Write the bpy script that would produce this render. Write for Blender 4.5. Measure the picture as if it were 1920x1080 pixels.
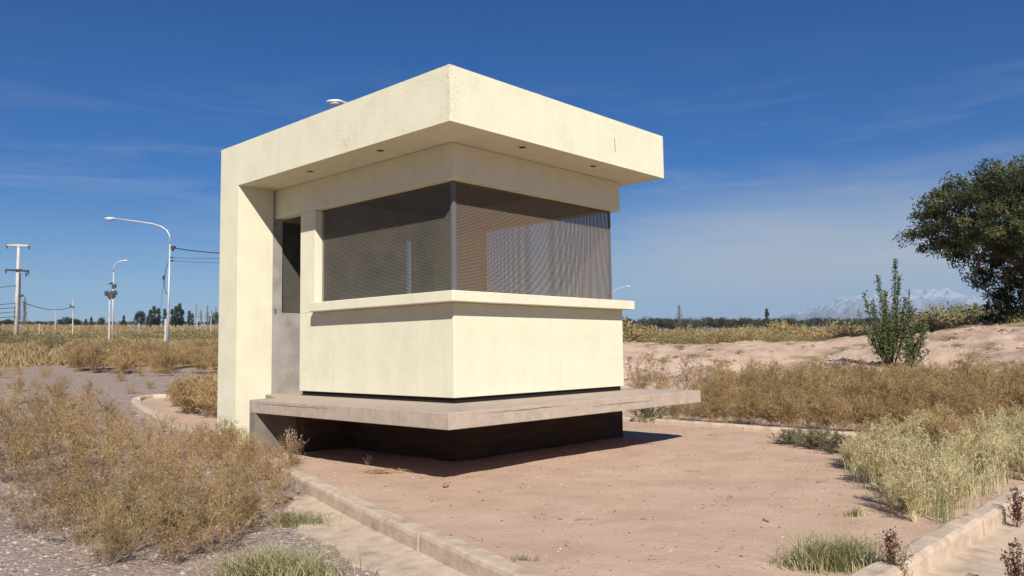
import bpy, math, random
import numpy as np
from mathutils import Matrix, Vector
S = bpy.context.scene
COL = S.collection
for o in list(bpy.data.objects): bpy.data.objects.remove(o)
# ------------------------------------------------------------------ camera
F_PX, PITCH, ROLL, YAW = 1488.03, 0.07733, -0.01305, 0.7544
CAM = np.array([-5.569, -6.067, 1.28])
_fw = np.array([math.cos(YAW), math.sin(YAW), 0]); _rt = np.array([math.sin(YAW), -math.cos(YAW), 0]); _up = np.array([0, 0, 1.])
FW = _fw*math.cos(PITCH)+_up*math.sin(PITCH); _u2 = _up*math.cos(PITCH)-_fw*math.sin(PITCH)
RT = _rt*math.cos(ROLL)+_u2*math.sin(ROLL); UP = _u2*math.cos(ROLL)-_rt*math.sin(ROLL)
cd = bpy.data.cameras.new('camera'); cam = bpy.data.objects.new('camera', cd); COL.objects.link(cam)
cd.sensor_width = 36; cd.lens = 36*F_PX/1920; cd.clip_start = .05; cd.clip_end = 40000
cam.matrix_world = Matrix(((RT[0], UP[0], -FW[0], CAM[0]), (RT[1], UP[1], -FW[1], CAM[1]), (RT[2], UP[2], -FW[2], CAM[2]), (0, 0, 0, 1)))
S.camera = cam
S.render.resolution_x, S.render.resolution_y = 1024, 576
# ------------------------------------------------------------------ light
SUN_TO = Vector((-0.833, -1.04, 1.0)).normalized()
W = bpy.data.worlds.new("World"); S.world = W; W.use_nodes = True
nt = W.node_tree; nt.nodes.clear()
def wn(t, **k):
    n = nt.nodes.new(t)
    for a, b in k.items(): setattr(n, a, b)
    return n
out = wn('ShaderNodeOutputWorld'); bg = wn('ShaderNodeBackground'); bg.inputs[1].default_value = 0.05
sky = wn('ShaderNodeTexSky', sky_type='NISHITA', sun_disc=False, sun_elevation=math.asin(SUN_TO.z),
         sun_rotation=math.atan2(SUN_TO.x, SUN_TO.y), air_density=1.0, dust_density=0.35, ozone_density=3.2, altitude=900)
tc = wn('ShaderNodeTexCoord'); mp = wn('ShaderNodeMapping'); mp.inputs['Scale'].default_value = (1.6, 1.6, 13)
mp.inputs['Rotation'].default_value = (0.03, -0.04, 0.3)
nz = wn('ShaderNodeTexNoise'); nz.inputs['Scale'].default_value = 2.3; nz.inputs['Detail'].default_value = 7; nz.inputs['Roughness'].default_value = .62
nz.inputs['Distortion'].default_value = .6
cr = wn('ShaderNodeMapRange'); cr.inputs[1].default_value = .5; cr.inputs[2].default_value = .78; cr.inputs[4].default_value = .5
sp = wn('ShaderNodeSeparateXYZ'); em = wn('ShaderNodeMapRange'); em.inputs[1].default_value = .36; em.inputs[2].default_value = .10
mm = wn('ShaderNodeMath', operation='MULTIPLY'); mix = wn('ShaderNodeMixRGB'); mix.inputs[2].default_value = (6.6, 7.2, 8.2, 1)
L = nt.links.new
L(tc.outputs['Generated'], mp.inputs[0]); L(mp.outputs[0], nz.inputs['Vector']); L(nz.outputs[0], cr.inputs[0])
L(tc.outputs['Generated'], sp.inputs[0]); L(sp.outputs[2], em.inputs[0]); L(cr.outputs[0], mm.inputs[0]); L(em.outputs[0], mm.inputs[1])
SKY_TINT = wn('ShaderNodeMixRGB', blend_type='MULTIPLY'); SKY_TINT.inputs[0].default_value = 1; 
tr_ = wn('ShaderNodeValToRGB'); e = tr_.color_ramp.elements; e[0].position = .02; e[0].color = (1.35, 1.2, 1.1, 1); e[1].position = .42; e[1].color = (.10, .50, 1.05, 1)
x = e.new(.2); x.color = (.20, .58, 1.08, 1)
L(sp.outputs[2], tr_.inputs[0]); L(tr_.outputs[0], SKY_TINT.inputs[2]); L(sky.outputs[0], SKY_TINT.inputs[1]); L(SKY_TINT.outputs[0], mix.inputs[1]); L(mm.outputs[0], mix.inputs[0])
# thin pale veil of high cloud low in the right-hand sky
vd = wn('ShaderNodeVectorMath', operation='DOT_PRODUCT'); vd.inputs[1].default_value = (math.cos(YAW-.62), math.sin(YAW-.62), 0)
va = wn('ShaderNodeMapRange', interpolation_type='SMOOTHSTEP'); va.inputs[1].default_value = .80; va.inputs[2].default_value = .97
ve = wn('ShaderNodeMapRange', interpolation_type='SMOOTHSTEP'); ve.inputs[1].default_value = .235; ve.inputs[2].default_value = .07; ve.inputs[4].default_value = 1.0
vm = wn('ShaderNodeMath', operation='MULTIPLY'); vn_ = wn('ShaderNodeMapRange'); vn_.inputs[1].default_value = .3; vn_.inputs[2].default_value = .6; vn_.inputs[3].default_value = .8; vm2 = wn('ShaderNodeMath', operation='MULTIPLY')
mix2 = wn('ShaderNodeMixRGB'); mix2.inputs[2].default_value = (8.3, 8.1, 7.9, 1)
L(tc.outputs['Generated'], vd.inputs[0]); L(vd.outputs['Value'], va.inputs[0]); L(sp.outputs[2], ve.inputs[0]); L(va.outputs[0], vm.inputs[0]); L(ve.outputs[0], vm.inputs[1])
L(nz.outputs[0], vn_.inputs[0]); L(vm.outputs[0], vm2.inputs[0]); L(vn_.outputs[0], vm2.inputs[1]); L(vm2.outputs[0], mix2.inputs[0]); L(mix.outputs[0], mix2.inputs[1])
L(mix2.outputs[0], bg.inputs[0]); L(bg.outputs[0], out.inputs[0])
sd = bpy.data.lights.new('sun', 'SUN'); sun = bpy.data.objects.new('sun', sd); COL.objects.link(sun)
sd.energy = 5.0; sd.angle = math.radians(.53); sd.color = (1, .955, .88)
sun.rotation_euler = SUN_TO.to_track_quat('Z', 'Y').to_euler(); sun.location = (-8, -10, 12)
S.view_settings.view_transform = 'Standard'; S.view_settings.look = 'None'; S.view_settings.gamma = 1
S.view_settings.exposure = 0.45
S.cycles.max_bounces = 6; S.cycles.diffuse_bounces = 2; S.cycles.transparent_max_bounces = 24
# ------------------------------------------------------------------ terrain
def sstep(a, b, x):
    t = np.clip((x-a)/(b-a), 0, 1); return t*t*(3-2*t)
PL = ([0, 10, 14, 18, 25, 34, 45, 62, 80, 120, 200, 400, 1500], [0, 0, .06, .24, .72, 1.2, 1.62, 1.95, 2.35, 3.75, 7.3, 14.2, 16.])
PR = ([0, 10, 14, 18, 22, 27, 32, 38, 46, 60, 100, 180, 400, 1500], [0, 0, .05, .2, .46, .95, 1.38, 1.42, 1.3, 1.5, 2.55, 4.5, 9., 12.])
def _smooth(P):
    g = np.linspace(0, math.log(1501), 400); v = np.interp(np.exp(g)-1, P[0], P[1])
    k = np.hanning(15); k /= k.sum(); return g, np.convolve(np.pad(v, 7, 'edge'), k, 'valid')
GL, GR = _smooth(PL), _smooth(PR)
_rs = np.random.RandomState(5); _T = _rs.rand(256, 256)
def vn(x, y):   # value noise
    xi = np.floor(x).astype(int); yi = np.floor(y).astype(int); fx = x-xi; fy = y-yi
    fx = fx*fx*(3-2*fx); fy = fy*fy*(3-2*fy)
    g = lambda a, b: _T[a % 256, b % 256]
    return (g(xi, yi)*(1-fx)+g(xi+1, yi)*fx)*(1-fy)+(g(xi, yi+1)*(1-fx)+g(xi+1, yi+1)*fx)*fy-.5
def H(x, y):
    x = np.asarray(x, float); y = np.asarray(y, float)
    dx = x-CAM[0]; dy = y-CAM[1]; d = np.hypot(dx, dy)
    a = YAW-np.arctan2(dy, dx); a = (a+math.pi) % (2*math.pi)-math.pi
    g = np.log(d+1)
    l = np.interp(g, *GL); r = np.interp(g, *GR)
    t = sstep(-.12, .1, a)
    h = l*(1-t)+r*t
    # sand mound rising to the right, and its uneven surface
    m = sstep(.33, .62, a)*sstep(20, 30, d)*(1-sstep(36, 55, d))
    h = h+m*.62
    bare = sstep(15, 20, d)*(1-sstep(36, 48, d))*sstep(.02, .1, a)
    h = h+bare*(.26*vn(x*.45, y*.45)+.16*vn(x*1.1+9, y*1.1)+.11*vn(x*2.7, y*2.7+4)+.10*np.abs(vn(x*5.3, y*5.3))+.05*vn(x*9, y*9))
    h = h+sstep(12, 30, d)*(1-sstep(300, 600, d))*.10*vn(x*.2+3, y*.2)
    h = h+sstep(1, 6, d)*.02*vn(x*.9, y*.9)
    return h
def ray(u, v):
    return FW+RT*(u-960)/F_PX-UP*(v-540)/F_PX
def at(u, v, dz=0.):          # where the sight line through a photo pixel meets the terrain (+dz)
    d = ray(u, v); t = np.exp(np.linspace(math.log(2.), math.log(400), 4000))
    P = CAM+np.outer(t, d); g = P[:, 2]-H(P[:, 0], P[:, 1])-dz
    i = int(np.argmax(g < 0)) if (g < 0).any() else len(t)-1
    i = max(i, 1); f = g[i-1]/(g[i-1]-g[i]) if g[i-1] != g[i] else 0
    p = P[i-1]*(1-f)+P[i]*f
    return np.array([p[0], p[1], float(H(p[0], p[1]))])
def far(u, d):                # terrain point at ground distance d in the direction of pixel column u
    r = ray(u, 640); r = r/np.hypot(r[0], r[1]); x, y = CAM[0]+r[0]*d, CAM[1]+r[1]*d
    return np.array([x, y, float(H(x, y))])
def zat(u, v, d):             # height of pixel (u,v) at ground distance d
    r = ray(u, v); return CAM[2]+r[2]/np.hypot(r[0], r[1])*d
def P3(u, v, g):              # offset from ground point g to pixel (u,v) on the upright plane through g
    D = (np.asarray(g[:2])-CAM[:2])@_fw[:2]; q = ray(u, v); return CAM+q*(D/(q[:2]@_fw[:2]))-np.asarray(g)
# ------------------------------------------------------------------ materials
def mat(name, base, rough=.9, cols=None, scale=6., detail=6., bump=0., bscale=60., rand=0., metallic=0., spec=.25, extra=None, stretch=None):
    m = bpy.data.materials.new(name); m.use_nodes = True; t = m.node_tree; N = t.nodes; K = t.links.new
    b = N['Principled BSDF']; b.inputs['Roughness'].default_value = rough; b.inputs['Metallic'].default_value = metallic
    b.inputs['Specular IOR Level'].default_value = spec; b.inputs['Base Color'].default_value = (*base, 1)
    co = N.new('ShaderNodeTexCoord'); vec = co.outputs['Object']
    if stretch:
        mpp = N.new('ShaderNodeMapping'); mpp.inputs['Scale'].default_value = stretch; K(vec, mpp.inputs[0]); vec = mpp.outputs[0]
    cur = None
    if cols:
        nzz = N.new('ShaderNodeTexNoise'); nzz.inputs['Scale'].default_value = scale; nzz.inputs['Detail'].default_value = detail
        nzz.inputs['Roughness'].default_value = .62; K(vec, nzz.inputs['Vector'])
        r = N.new('ShaderNodeValToRGB'); K(nzz.outputs[0], r.inputs[0])
        while len(r.color_ramp.elements) < len(cols): r.color_ramp.elements.new(.5)
        for e, (p, c) in zip(r.color_ramp.elements, cols): e.position = p; e.color = (*c, 1)
        cur = r.outputs[0]
    if rand:
        oi = N.new('ShaderNodeObjectInfo'); hs = N.new('ShaderNodeHueSaturation')
        mr = N.new('ShaderNodeMapRange'); mr.inputs[3].default_value = 1-rand; mr.inputs[4].default_value = 1+rand; K(oi.outputs['Random'], mr.inputs[0])
        K(mr.outputs[0], hs.inputs['Value'])
        if cur: K(cur, hs.inputs['Color'])
        else: hs.inputs['Color'].default_value = (*base, 1)
        cur = hs.outputs[0]
    if cur: K(cur, b.inputs['Base Color'])
    if bump:
        n2 = N.new('ShaderNodeTexNoise'); n2.inputs['Scale'].default_value = bscale; n2.inputs['Detail'].default_value = 8; n2.inputs['Roughness'].default_value = .6
        K(co.outputs['Object'], n2.inputs['Vector']); bp = N.new('ShaderNodeBump'); bp.inputs['Strength'].default_value = 1; bp.inputs['Distance'].default_value = bump
        K(n2.outputs[0], bp.inputs['Height']); K(bp.outputs[0], b.inputs['Normal'])
    if extra: extra(t, b, co, cur)
    return m
def leafify(t, b, co, cur):   # thin foliage lets some light through
    N = t.nodes; K = t.links.new; tr = N.new('ShaderNodeBsdfTranslucent'); ms = N.new('ShaderNodeMixShader'); ms.inputs[0].default_value = .3
    if cur: K(cur, tr.inputs[0])
    K(b.outputs[0], ms.inputs[1]); K(tr.outputs[0], ms.inputs[2]); K(ms.outputs[0], N['Material Output'].inputs[0])
def stucco_x(t, b, co, cur):
    N = t.nodes; K = t.links.new
    # vertical run-off streaks and small scuffs in the paint
    mp = N.new('ShaderNodeMapping'); mp.inputs['Scale'].default_value = (9, 9, .7); K(co.outputs['Object'], mp.inputs[0])
    n = N.new('ShaderNodeTexNoise'); n.inputs['Scale'].default_value = 1.2; n.inputs['Detail'].default_value = 5; K(mp.outputs[0], n.inputs['Vector'])
    r = N.new('ShaderNodeMapRange'); r.inputs[1].default_value = .55; r.inputs[2].default_value = .85; r.inputs[4].default_value = .30; K(n.outputs[0], r.inputs[0])
    m1 = N.new('ShaderNodeMixRGB'); m1.inputs[2].default_value = (.52, .43, .30, 1); K(cur, m1.inputs[1]); K(r.outputs[0], m1.inputs[0])
    n3 = N.new('ShaderNodeTexNoise'); n3.inputs['Scale'].default_value = 34; n3.inputs['Detail'].default_value = 3; K(co.outputs['Object'], n3.inputs['Vector'])
    n4 = N.new('ShaderNodeTexNoise'); n4.inputs['Scale'].default_value = 1.4; K(co.outputs['Object'], n4.inputs['Vector'])
    mu = N.new('ShaderNodeMath'); mu.operation = 'MULTIPLY'; K(n3.outputs[0], mu.inputs[0]); K(n4.outputs[0], mu.inputs[1])
    r2 = N.new('ShaderNodeMapRange'); r2.inputs[1].default_value = .385; r2.inputs[2].default_value = .47; r2.inputs[4].default_value = .4; K(mu.outputs[0], r2.inputs[0])
    m2 = N.new('ShaderNodeMixRGB'); m2.inputs[2].default_value = (.42, .33, .22, 1); K(m1.outputs[0], m2.inputs[1]); K(r2.outputs[0], m2.inputs[0])
    # flaking along the fascia corner
    sx = N.new('ShaderNodeSeparateXYZ'); K(co.outputs['Object'], sx.inputs[0])
    ax = N.new('ShaderNodeMath'); ax.operation = 'ADD'; K(sx.outputs[0], ax.inputs[0]); K(sx.outputs[1], ax.inputs[1])
    cr_ = N.new('ShaderNodeMapRange'); cr_.inputs[1].default_value = -.93; cr_.inputs[2].default_value = -1.06; K(ax.outputs[0], cr_.inputs[0])
    n5 = N.new('ShaderNodeTexNoise'); n5.inputs['Scale'].default_value = 42; n5.inputs['Detail'].default_value = 4; K(co.outputs['Object'], n5.inputs['Vector'])
    r5 = N.new('ShaderNodeMapRange'); r5.inputs[1].default_value = .53; r5.inputs[2].default_value = .62; K(n5.outputs[0], r5.inputs[0])
    m5 = N.new('ShaderNodeMath'); m5.operation = 'MULTIPLY'; K(r5.outputs[0], m5.inputs[0]); K(cr_.outputs[0], m5.inputs[1])
    m6 = N.new('ShaderNodeMath'); m6.operation = 'MULTIPLY'; m6.inputs[1].default_value = .6; K(m5.outputs[0], m6.inputs[0])
    m3 = N.new('ShaderNodeMixRGB'); m3.inputs[2].default_value = (.45, .36, .24, 1); K(m2.outputs[0], m3.inputs[1]); K(m6.outputs[0], m3.inputs[0])
    K(m3.outputs[0], b.inputs['Base Color'])
M = {}
M['stucco'] = mat('cream_stucco', (.8, .74, .52), .92, [(.25, (.635, .59, .43)), (.5, (.685, .645, .48)), (.75, (.72, .685, .52))], 3.2, 10, .005, 75, extra=stucco_x)
M['conc'] = mat('concrete', (.4, .34, .27), .93, [(.3, (.35, .275, .215)), (.5, (.42, .335, .265)), (.72, (.47, .38, .305))], 9, 10, .005, 60)
M['conc_grey'] = mat('grey_concrete', (.3, .28, .25), .93, [(.3, (.24, .215, .19)), (.55, (.33, .30, .265)), (.75, (.40, .36, .32))], 4, 9, .003, 60)
M['conc_dark'] = mat('shaded_formwork_concrete', (.26, .22, .19), .93, [(.3, (.15, .125, .10)), (.55, (.21, .18, .15)), (.75, (.27, .235, .20))], 4, 9, .004, 60)  # darker copy of the grey concrete, under-slab shade put into its colour
def boards(t, b, co, cur):
    N = t.nodes; K = t.links.new; w = N.new('ShaderNodeTexWave'); w.bands_direction = 'Z'; w.inputs['Scale'].default_value = 3.2; w.wave_profile = 'SAW'
    w.inputs['Distortion'].default_value = .4; K(co.outputs['Object'], w.inputs['Vector']); bp = N.new('ShaderNodeBump'); bp.inputs['Distance'].default_value = .012
    K(w.outputs[0], bp.inputs['Height']); K(bp.outputs[0], b.inputs['Normal'])
M['plinth'] = mat('board_marked_concrete', (.22, .15, .10), .95, [(.3, (.055, .032, .02)), (.7, (.11, .07, .045))], 3, 8, stretch=(.5, .5, 6), extra=boards)  # near-black tones carry the shade of the recess in the colour
M['kerb'] = mat('kerb_concrete', (.5, .4, .3), .95, [(.3, (.36, .27, .20)), (.5, (.50, .385, .285)), (.72, (.62, .49, .37))], 7, 9, .005, 55)
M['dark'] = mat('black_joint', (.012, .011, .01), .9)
M['alu'] = mat('dull_aluminium', (.13, .135, .14), .6, metallic=.1)
M['galv'] = mat('galvanised_steel', (.62, .64, .66), .5, [(.3, (.40, .42, .44)), (.7, (.58, .60, .62))], 3, 4, metallic=.25)
M['white_paint'] = mat('white_paint', (.8, .8, .78), .5)
M['lens'] = mat('lamp_lens', (.45, .46, .45), .25)
M['polec'] = mat('pole_concrete', (.6, .57, .52), .9, [(.3, (.36, .34, .31)), (.7, (.55, .52, .48))], 2, 5)
M['insul'] = mat('dark_fittings', (.06, .06, .06), .6)
M['wire'] = mat('black_cable', (.035, .035, .04), .6)
M['wood'] = mat('weathered_wood', (.25, .19, .14), .9)
def soil_x(t, b, co, cur):
    N = t.nodes; K = t.links.new
    v = N.new('ShaderNodeTexVoronoi'); v.inputs['Scale'].default_value = 34; K(co.outputs['Object'], v.inputs['Vector'])
    r = N.new('ShaderNodeMapRange'); r.inputs[1].default_value = .16; r.inputs[2].default_value = .08; K(v.outputs['Distance'], r.inputs[0])
    hs = N.new('ShaderNodeSeparateColor'); K(v.outputs['Color'], hs.inputs[0])
    g = N.new('ShaderNodeMath'); g.operation = 'GREATER_THAN'; g.inputs[1].default_value = .86; K(hs.outputs[0], g.inputs[0])
    mu = N.new('ShaderNodeMath'); mu.operation = 'MULTIPLY'; K(r.outputs[0], mu.inputs[0]); K(g.outputs[0], mu.inputs[1])
    rr = N.new('ShaderNodeValToRGB'); rr.color_ramp.elements[0].color = (.10, .06, .04, 1); rr.color_ramp.elements[1].color = (.6, .47, .36, 1); K(hs.outputs[1], rr.inputs[0])
    m = N.new('ShaderNodeMixRGB'); K(mu.outputs[0], m.inputs[0]); K(cur, m.inputs[1]); K(rr.outputs[0], m.inputs[2]); K(m.outputs[0], b.inputs['Base Color'])
M['soil'] = mat('pink_sandy_soil', (.42, .28, .2), .97, [(.28, (.42, .285, .195)), (.5, (.485, .335, .238)), (.72, (.54, .385, .285))], 1.6, 12, .009, 26, extra=soil_x)
# ground: zones from vertex colours (which stretch is gravel, bare sand or weedy earth)
def gravel_cols(t, co, sc):
    N = t.nodes; K = t.links.new
    v = N.new('ShaderNodeTexVoronoi'); v.inputs['Scale'].default_value = sc; K(co.outputs['Object'], v.inputs['Vector'])
    s = N.new('ShaderNodeSeparateColor'); K(v.outputs['Color'], s.inputs[0])
    r = N.new('ShaderNodeValToRGB'); K(s.outputs[0], r.inputs[0]); e = r.color_ramp.elements
    e[0].position = 0; e[0].color = (.16, .11, .09, 1); e[1].position = 1; e[1].color = (.50, .43, .385, 1)
    for p, c in ((.3, (.25, .19, .15, 1)), (.6, (.31, .25, .20, 1)), (.88, (.37, .30, .245, 1))):
        x = e.new(p); x.color = c
    return r.outputs[0], v.outputs['Distance']
def road_x(t, b, co, cur):
    N = t.nodes; K = t.links.new; c, d = gravel_cols(t, co, 42)
    n = N.new('ShaderNodeTexNoise'); n.inputs['Scale'].default_value = 1.1; n.inputs['Detail'].default_value = 7; K(co.outputs['Object'], n.inputs['Vector'])
    r = N.new('ShaderNodeMapRange'); r.inputs[1].default_value = .4; r.inputs[2].default_value = .62; r.inputs[4].default_value = .75; K(n.outputs[0], r.inputs[0])
    m = N.new('ShaderNodeMixRGB'); m.inputs[2].default_value = (.30, .215, .175, 1); K(r.outputs[0], m.inputs[0]); K(c, m.inputs[1]); K(m.outputs[0], b.inputs['Base Color'])
    bp = N.new('ShaderNodeBump'); bp.inputs['Distance'].default_value = .008; bp.invert = True; K(d, bp.inputs['Height']); K(bp.outputs[0], b.inputs['Normal'])
M['road'] = mat('stony_road', (.27, .2, .17), .95, extra=road_x)
def ground_x(t, b, co, cur):
    N = t.nodes; K = t.links.new
    a = N.new('ShaderNodeVertexColor'); a.layer_name = 'zone'; s = N.new('ShaderNodeSeparateColor'); K(a.outputs[0], s.inputs[0])
    n = N.new('ShaderNodeTexNoise'); n.inputs['Scale'].default_value = .55; n.inputs['Detail'].default_value = 10; n.inputs['Roughness'].default_value = .65; K(co.outputs['Object'], n.inputs['Vector'])
    sand = N.new('ShaderNodeValToRGB'); K(n.outputs[0], sand.inputs[0]); e = sand.color_ramp.elements
    e[0].position = .3; e[0].color = (.35, .23, .16, 1); e[1].position = .7; e[1].color = (.56, .41, .31, 1); x = e.new(.48); x.color = (.49, .345, .255, 1)
    n2 = N.new('ShaderNodeTexNoise'); n2.inputs['Scale'].default_value = .22; n2.inputs['Detail'].default_value = 12; n2.inputs['Roughness'].default_value = .7; K(co.outputs['Object'], n2.inputs['Vector'])
    dry = N.new('ShaderNodeValToRGB'); K(n2.outputs[0], dry.inputs[0]); e = dry.color_ramp.elements
    e[0].position = .34; e[0].color = (.13, .105, .05, 1); e[1].position = .7; e[1].color = (.42, .29, .17, 1); x = e.new(.5); x.color = (.30, .21, .10, 1)
    m = N.new('ShaderNodeMixRGB'); K(s.outputs[0], m.inputs[0]); K(dry.outputs[0], m.inputs[1]); K(sand.outputs[0], m.inputs[2]); K(m.outputs[0], b.inputs['Base Color'])
M['ground'] = mat('dry_earth', (.4, .3, .2), .97, bump=.03, bscale=9, extra=ground_x)
def rock_x(t, b, co, cur):
    N = t.nodes; K = t.links.new; g = N.new('ShaderNodeNewGeometry'); s = N.new('ShaderNodeSeparateXYZ'); K(g.outputs['Position'], s.inputs[0])
    n = N.new('ShaderNodeTexNoise'); n.inputs['Scale'].default_value = .006; n.inputs['Detail'].default_value = 10; n.inputs['Roughness'].default_value = .7; K(g.outputs['Position'], n.inputs['Vector'])
    ad = N.new('ShaderNodeMath'); ad.operation = 'MULTIPLY_ADD'; ad.inputs[1].default_value = 520; K(n.outputs[0], ad.inputs[0]); K(s.outputs[2], ad.inputs[2])
    r = N.new('ShaderNodeMapRange'); r.inputs[1].default_value = 470; r.inputs[2].default_value = 590; K(ad.outputs[0], r.inputs[0])
    m = N.new('ShaderNodeMixRGB'); m.inputs[1].default_value = (.21, .19, .18, 1); m.inputs[2].default_value = (.36, .36, .37, 1); K(r.outputs[0], m.inputs[0]); K(m.outputs[0], b.inputs['Base Color'])  # snow and rock dulled, part of the haze fading is in these colours
M['mount'] = mat('snowy_rock', (.2, .2, .2), 1, extra=rock_x)
def screen_mat(name, ca, cb, pitch=.0125, cover=.36):
    # perforated sheet: staggered round holes, seen through where alpha is 0
    m = bpy.data.materials.new(name); m.use_nodes = True; t = m.node_tree; N = t.nodes; K = t.links.new; b = N['Principled BSDF']
    b.inputs['Roughness'].default_value = .75; b.inputs['Metallic'].default_value = .0; b.inputs['Specular IOR Level'].default_value = .2
    uv = N.new('ShaderNodeUVMap'); sx = N.new('ShaderNodeSeparateXYZ'); K(uv.outputs[0], sx.inputs[0])
    def M2(op, a, bb=None, c=None):
        n = N.new('ShaderNodeMath'); n.operation = op
        for i, q in enumerate((a, bb, c)):
            if q is None: continue
            if isinstance(q, (int, float)): n.inputs[i].default_value = q
            else: K(q, n.inputs[i])
        return n.outputs[0]
    k = 2*math.pi/pitch
    # product of cosines -> diagonal lattice of round holes
    c1 = M2('COSINE', M2('MULTIPLY', sx.outputs[0], k*.5)); c2 = M2('COSINE', M2('MULTIPLY', sx.outputs[1], k*.5*.8))
    p = M2('ABSOLUTE', M2('MULTIPLY', c1, c2))
    hole = M2('GREATER_THAN', p, cover)
    K(M2('SUBTRACT', 1., hole), b.inputs['Alpha'])
    n = N.new('ShaderNodeTexNoise'); n.inputs['Scale'].default_value = 3.; n.inputs['Detail'].default_value = 6; K(uv.outputs[0], n.inputs['Vector'])
    r = N.new('ShaderNodeValToRGB'); r.color_ramp.elements[0].position = .35; r.color_ramp.elements[0].color = (*ca, 1); r.color_ramp.elements[1].position = .65; r.color_ramp.elements[1].color = (*cb, 1)
    K(n.outputs[0], r.inputs[0]); K(r.outputs[0], b.inputs['Base Color'])
    return m
M['scr_left'] = screen_mat('grey_perforated_sheet', (.13, .12, .095), (.165, .15, .12))
M['scr_right'] = screen_mat('rusty_perforated_sheet', (.21, .145, .095), (.19, .155, .12))
M['scr_back'] = screen_mat('back_perforated_sheet', (.17, .135, .105), (.19, .16, .13), .0131, .58)
def veg(name, cols, rand=.26, sc=2.5): return mat(name, cols[0][1], .85, cols, sc, 3, rand=rand, spec=.1, extra=leafify)
M['stem'] = veg('dry_stem', [(.3, (.30, .19, .095)), (.7, (.46, .32, .17))])
M['palestem'] = veg('pale_dry_stem', [(.3, (.38, .26, .14)), (.7, (.60, .45, .26))])
M['bract'] = veg('dry_bract', [(.3, (.19, .125, .055)), (.52, (.35, .24, .115)), (.75, (.52, .38, .20))], .26, 5)
M['bract_g'] = veg('faded_green_bract', [(.3, (.20, .18, .06)), (.7, (.40, .34, .15))])
M['ochre'] = veg('ochre_bract', [(.3, (.26, .17, .07)), (.7, (.56, .40, .20))], .26, 4)
M['greystem'] = veg('grey_green_scrub', [(.3, (.13, .13, .075)), (.7, (.26, .23, .15))])
M['straw'] = veg('straw_blade', [(.3, (.42, .34, .17)), (.55, (.60, .52, .30)), (.75, (.74, .66, .42))], .12, 4)
M['grass'] = veg('green_blade', [(.3, (.17, .18, .085)), (.7, (.33, .33, .16))], .12, 4)
M['redweed'] = veg('red_brown_weed', [(.3, (.12, .06, .035)), (.7, (.26, .15, .10))])
M['paleweed'] = veg('pale_dry_weed', [(.3, (.38, .27, .19)), (.7, (.55, .42, .31))])
M['leaf_dark'] = veg('evergreen_leaf', [(.3, (.028, .036, .016)), (.5, (.062, .072, .032)), (.72, (.125, .13, .062))], .1, 1.1)
M['leaf_tip'] = veg('evergreen_leaf_light', [(.3, (.12, .13, .045)), (.7, (.20, .20, .085))], .1, 1.5)
M['leaf_green'] = veg('bright_leaf', [(.3, (.065, .09, .03)), (.7, (.16, .19, .08))], .1, 3)
M['leaf_far'] = veg('far_leaf', [(.3, (.035, .05, .025)), (.7, (.08, .095, .045))], .25, .4)
M['leaf_olive'] = veg('olive_leaf', [(.3, (.065, .070, .045)), (.7, (.12, .125, .085))], .2, .4)
M['twig_far'] = veg('bare_twig', [(.3, (.20, .16, .13)), (.7, (.30, .25, .21))])
M['bark'] = mat('bark', (.12, .09, .065), .95, [(.3, (.08, .06, .045)), (.7, (.17, .13, .1))], 8, 6, .02, 12)
# ------------------------------------------------------------------ mesh helpers
class MB:
    def __init__(s): s.v = []; s.f = []; s.m = []
    def add(s, vs, fs, mi=0):
        k = len(s.v); s.v += [tuple(map(float, q)) for q in vs]; s.f += [tuple(i+k for i in f) for f in fs]; s.m += [mi]*len(fs)
    def box(s, x0, x1, y0, y1, z0, z1, mi=0):
        s.add([(x0, y0, z0), (x1, y0, z0), (x1, y1, z0), (x0, y1, z0), (x0, y0, z1), (x1, y0, z1), (x1, y1, z1), (x0, y1, z1)],
              [(0, 3, 2, 1), (4, 5, 6, 7), (0, 1, 5, 4), (1, 2, 6, 5), (2, 3, 7, 6), (3, 0, 4, 7)], mi)
    def prism(s, poly, z0, z1, mi=0, inner=()):       # poly counter-clockwise, any shape
        n = len(poly); a = [(x, y, z0) for x, y in poly]; b = [(x, y, z1) for x, y in poly]
        s.add(a+b, [tuple(range(n))[::-1], tuple(range(n, 2*n))]+[(i, (i+1) % n, n+(i+1) % n, n+i) for i in range(n)], mi)
        for i in inner: s.m[-n+i] = 1
    def tube(s, pts, rs, n=8, mi=0, cap=True):
        pts = [Vector(p) for p in pts]; rs = rs if hasattr(rs, '__len__') else [rs]*len(pts); base = len(s.v); prev = None
        for i, p in enumerate(pts):
            d = (pts[min(i+1, len(pts)-1)]-pts[max(i-1, 0)]).normalized()
            if prev is None: a = d.orthogonal().normalized()
            else: a = (prev-d*prev.dot(d)).normalized()
            prev = a; bb = d.cross(a)
            for k in range(n):
                t = 2*math.pi*k/n; q = p+(a*math.cos(t)+bb*math.sin(t))*rs[i]; s.v.append(tuple(q))
        for i in range(len(pts)-1):
            for k in range(n):
                s.f.append((base+i*n+k, base+i*n+(k+1) % n, base+(i+1)*n+(k+1) % n, base+(i+1)*n+k)); s.m.append(mi)
        if cap:
            s.f.append(tuple(base+k for k in range(n))[::-1]); s.f.append(tuple(base+(len(pts)-1)*n+k for k in range(n))); s.m += [mi, mi]
    def build(s, name, mats, parent=None, smooth=False, bevel=0.):
        me = bpy.data.meshes.new(name); me.from_pydata(s.v, [], s.f); me.update()
        return link(name, me, mats, parent, s.m, smooth, bevel)
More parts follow.
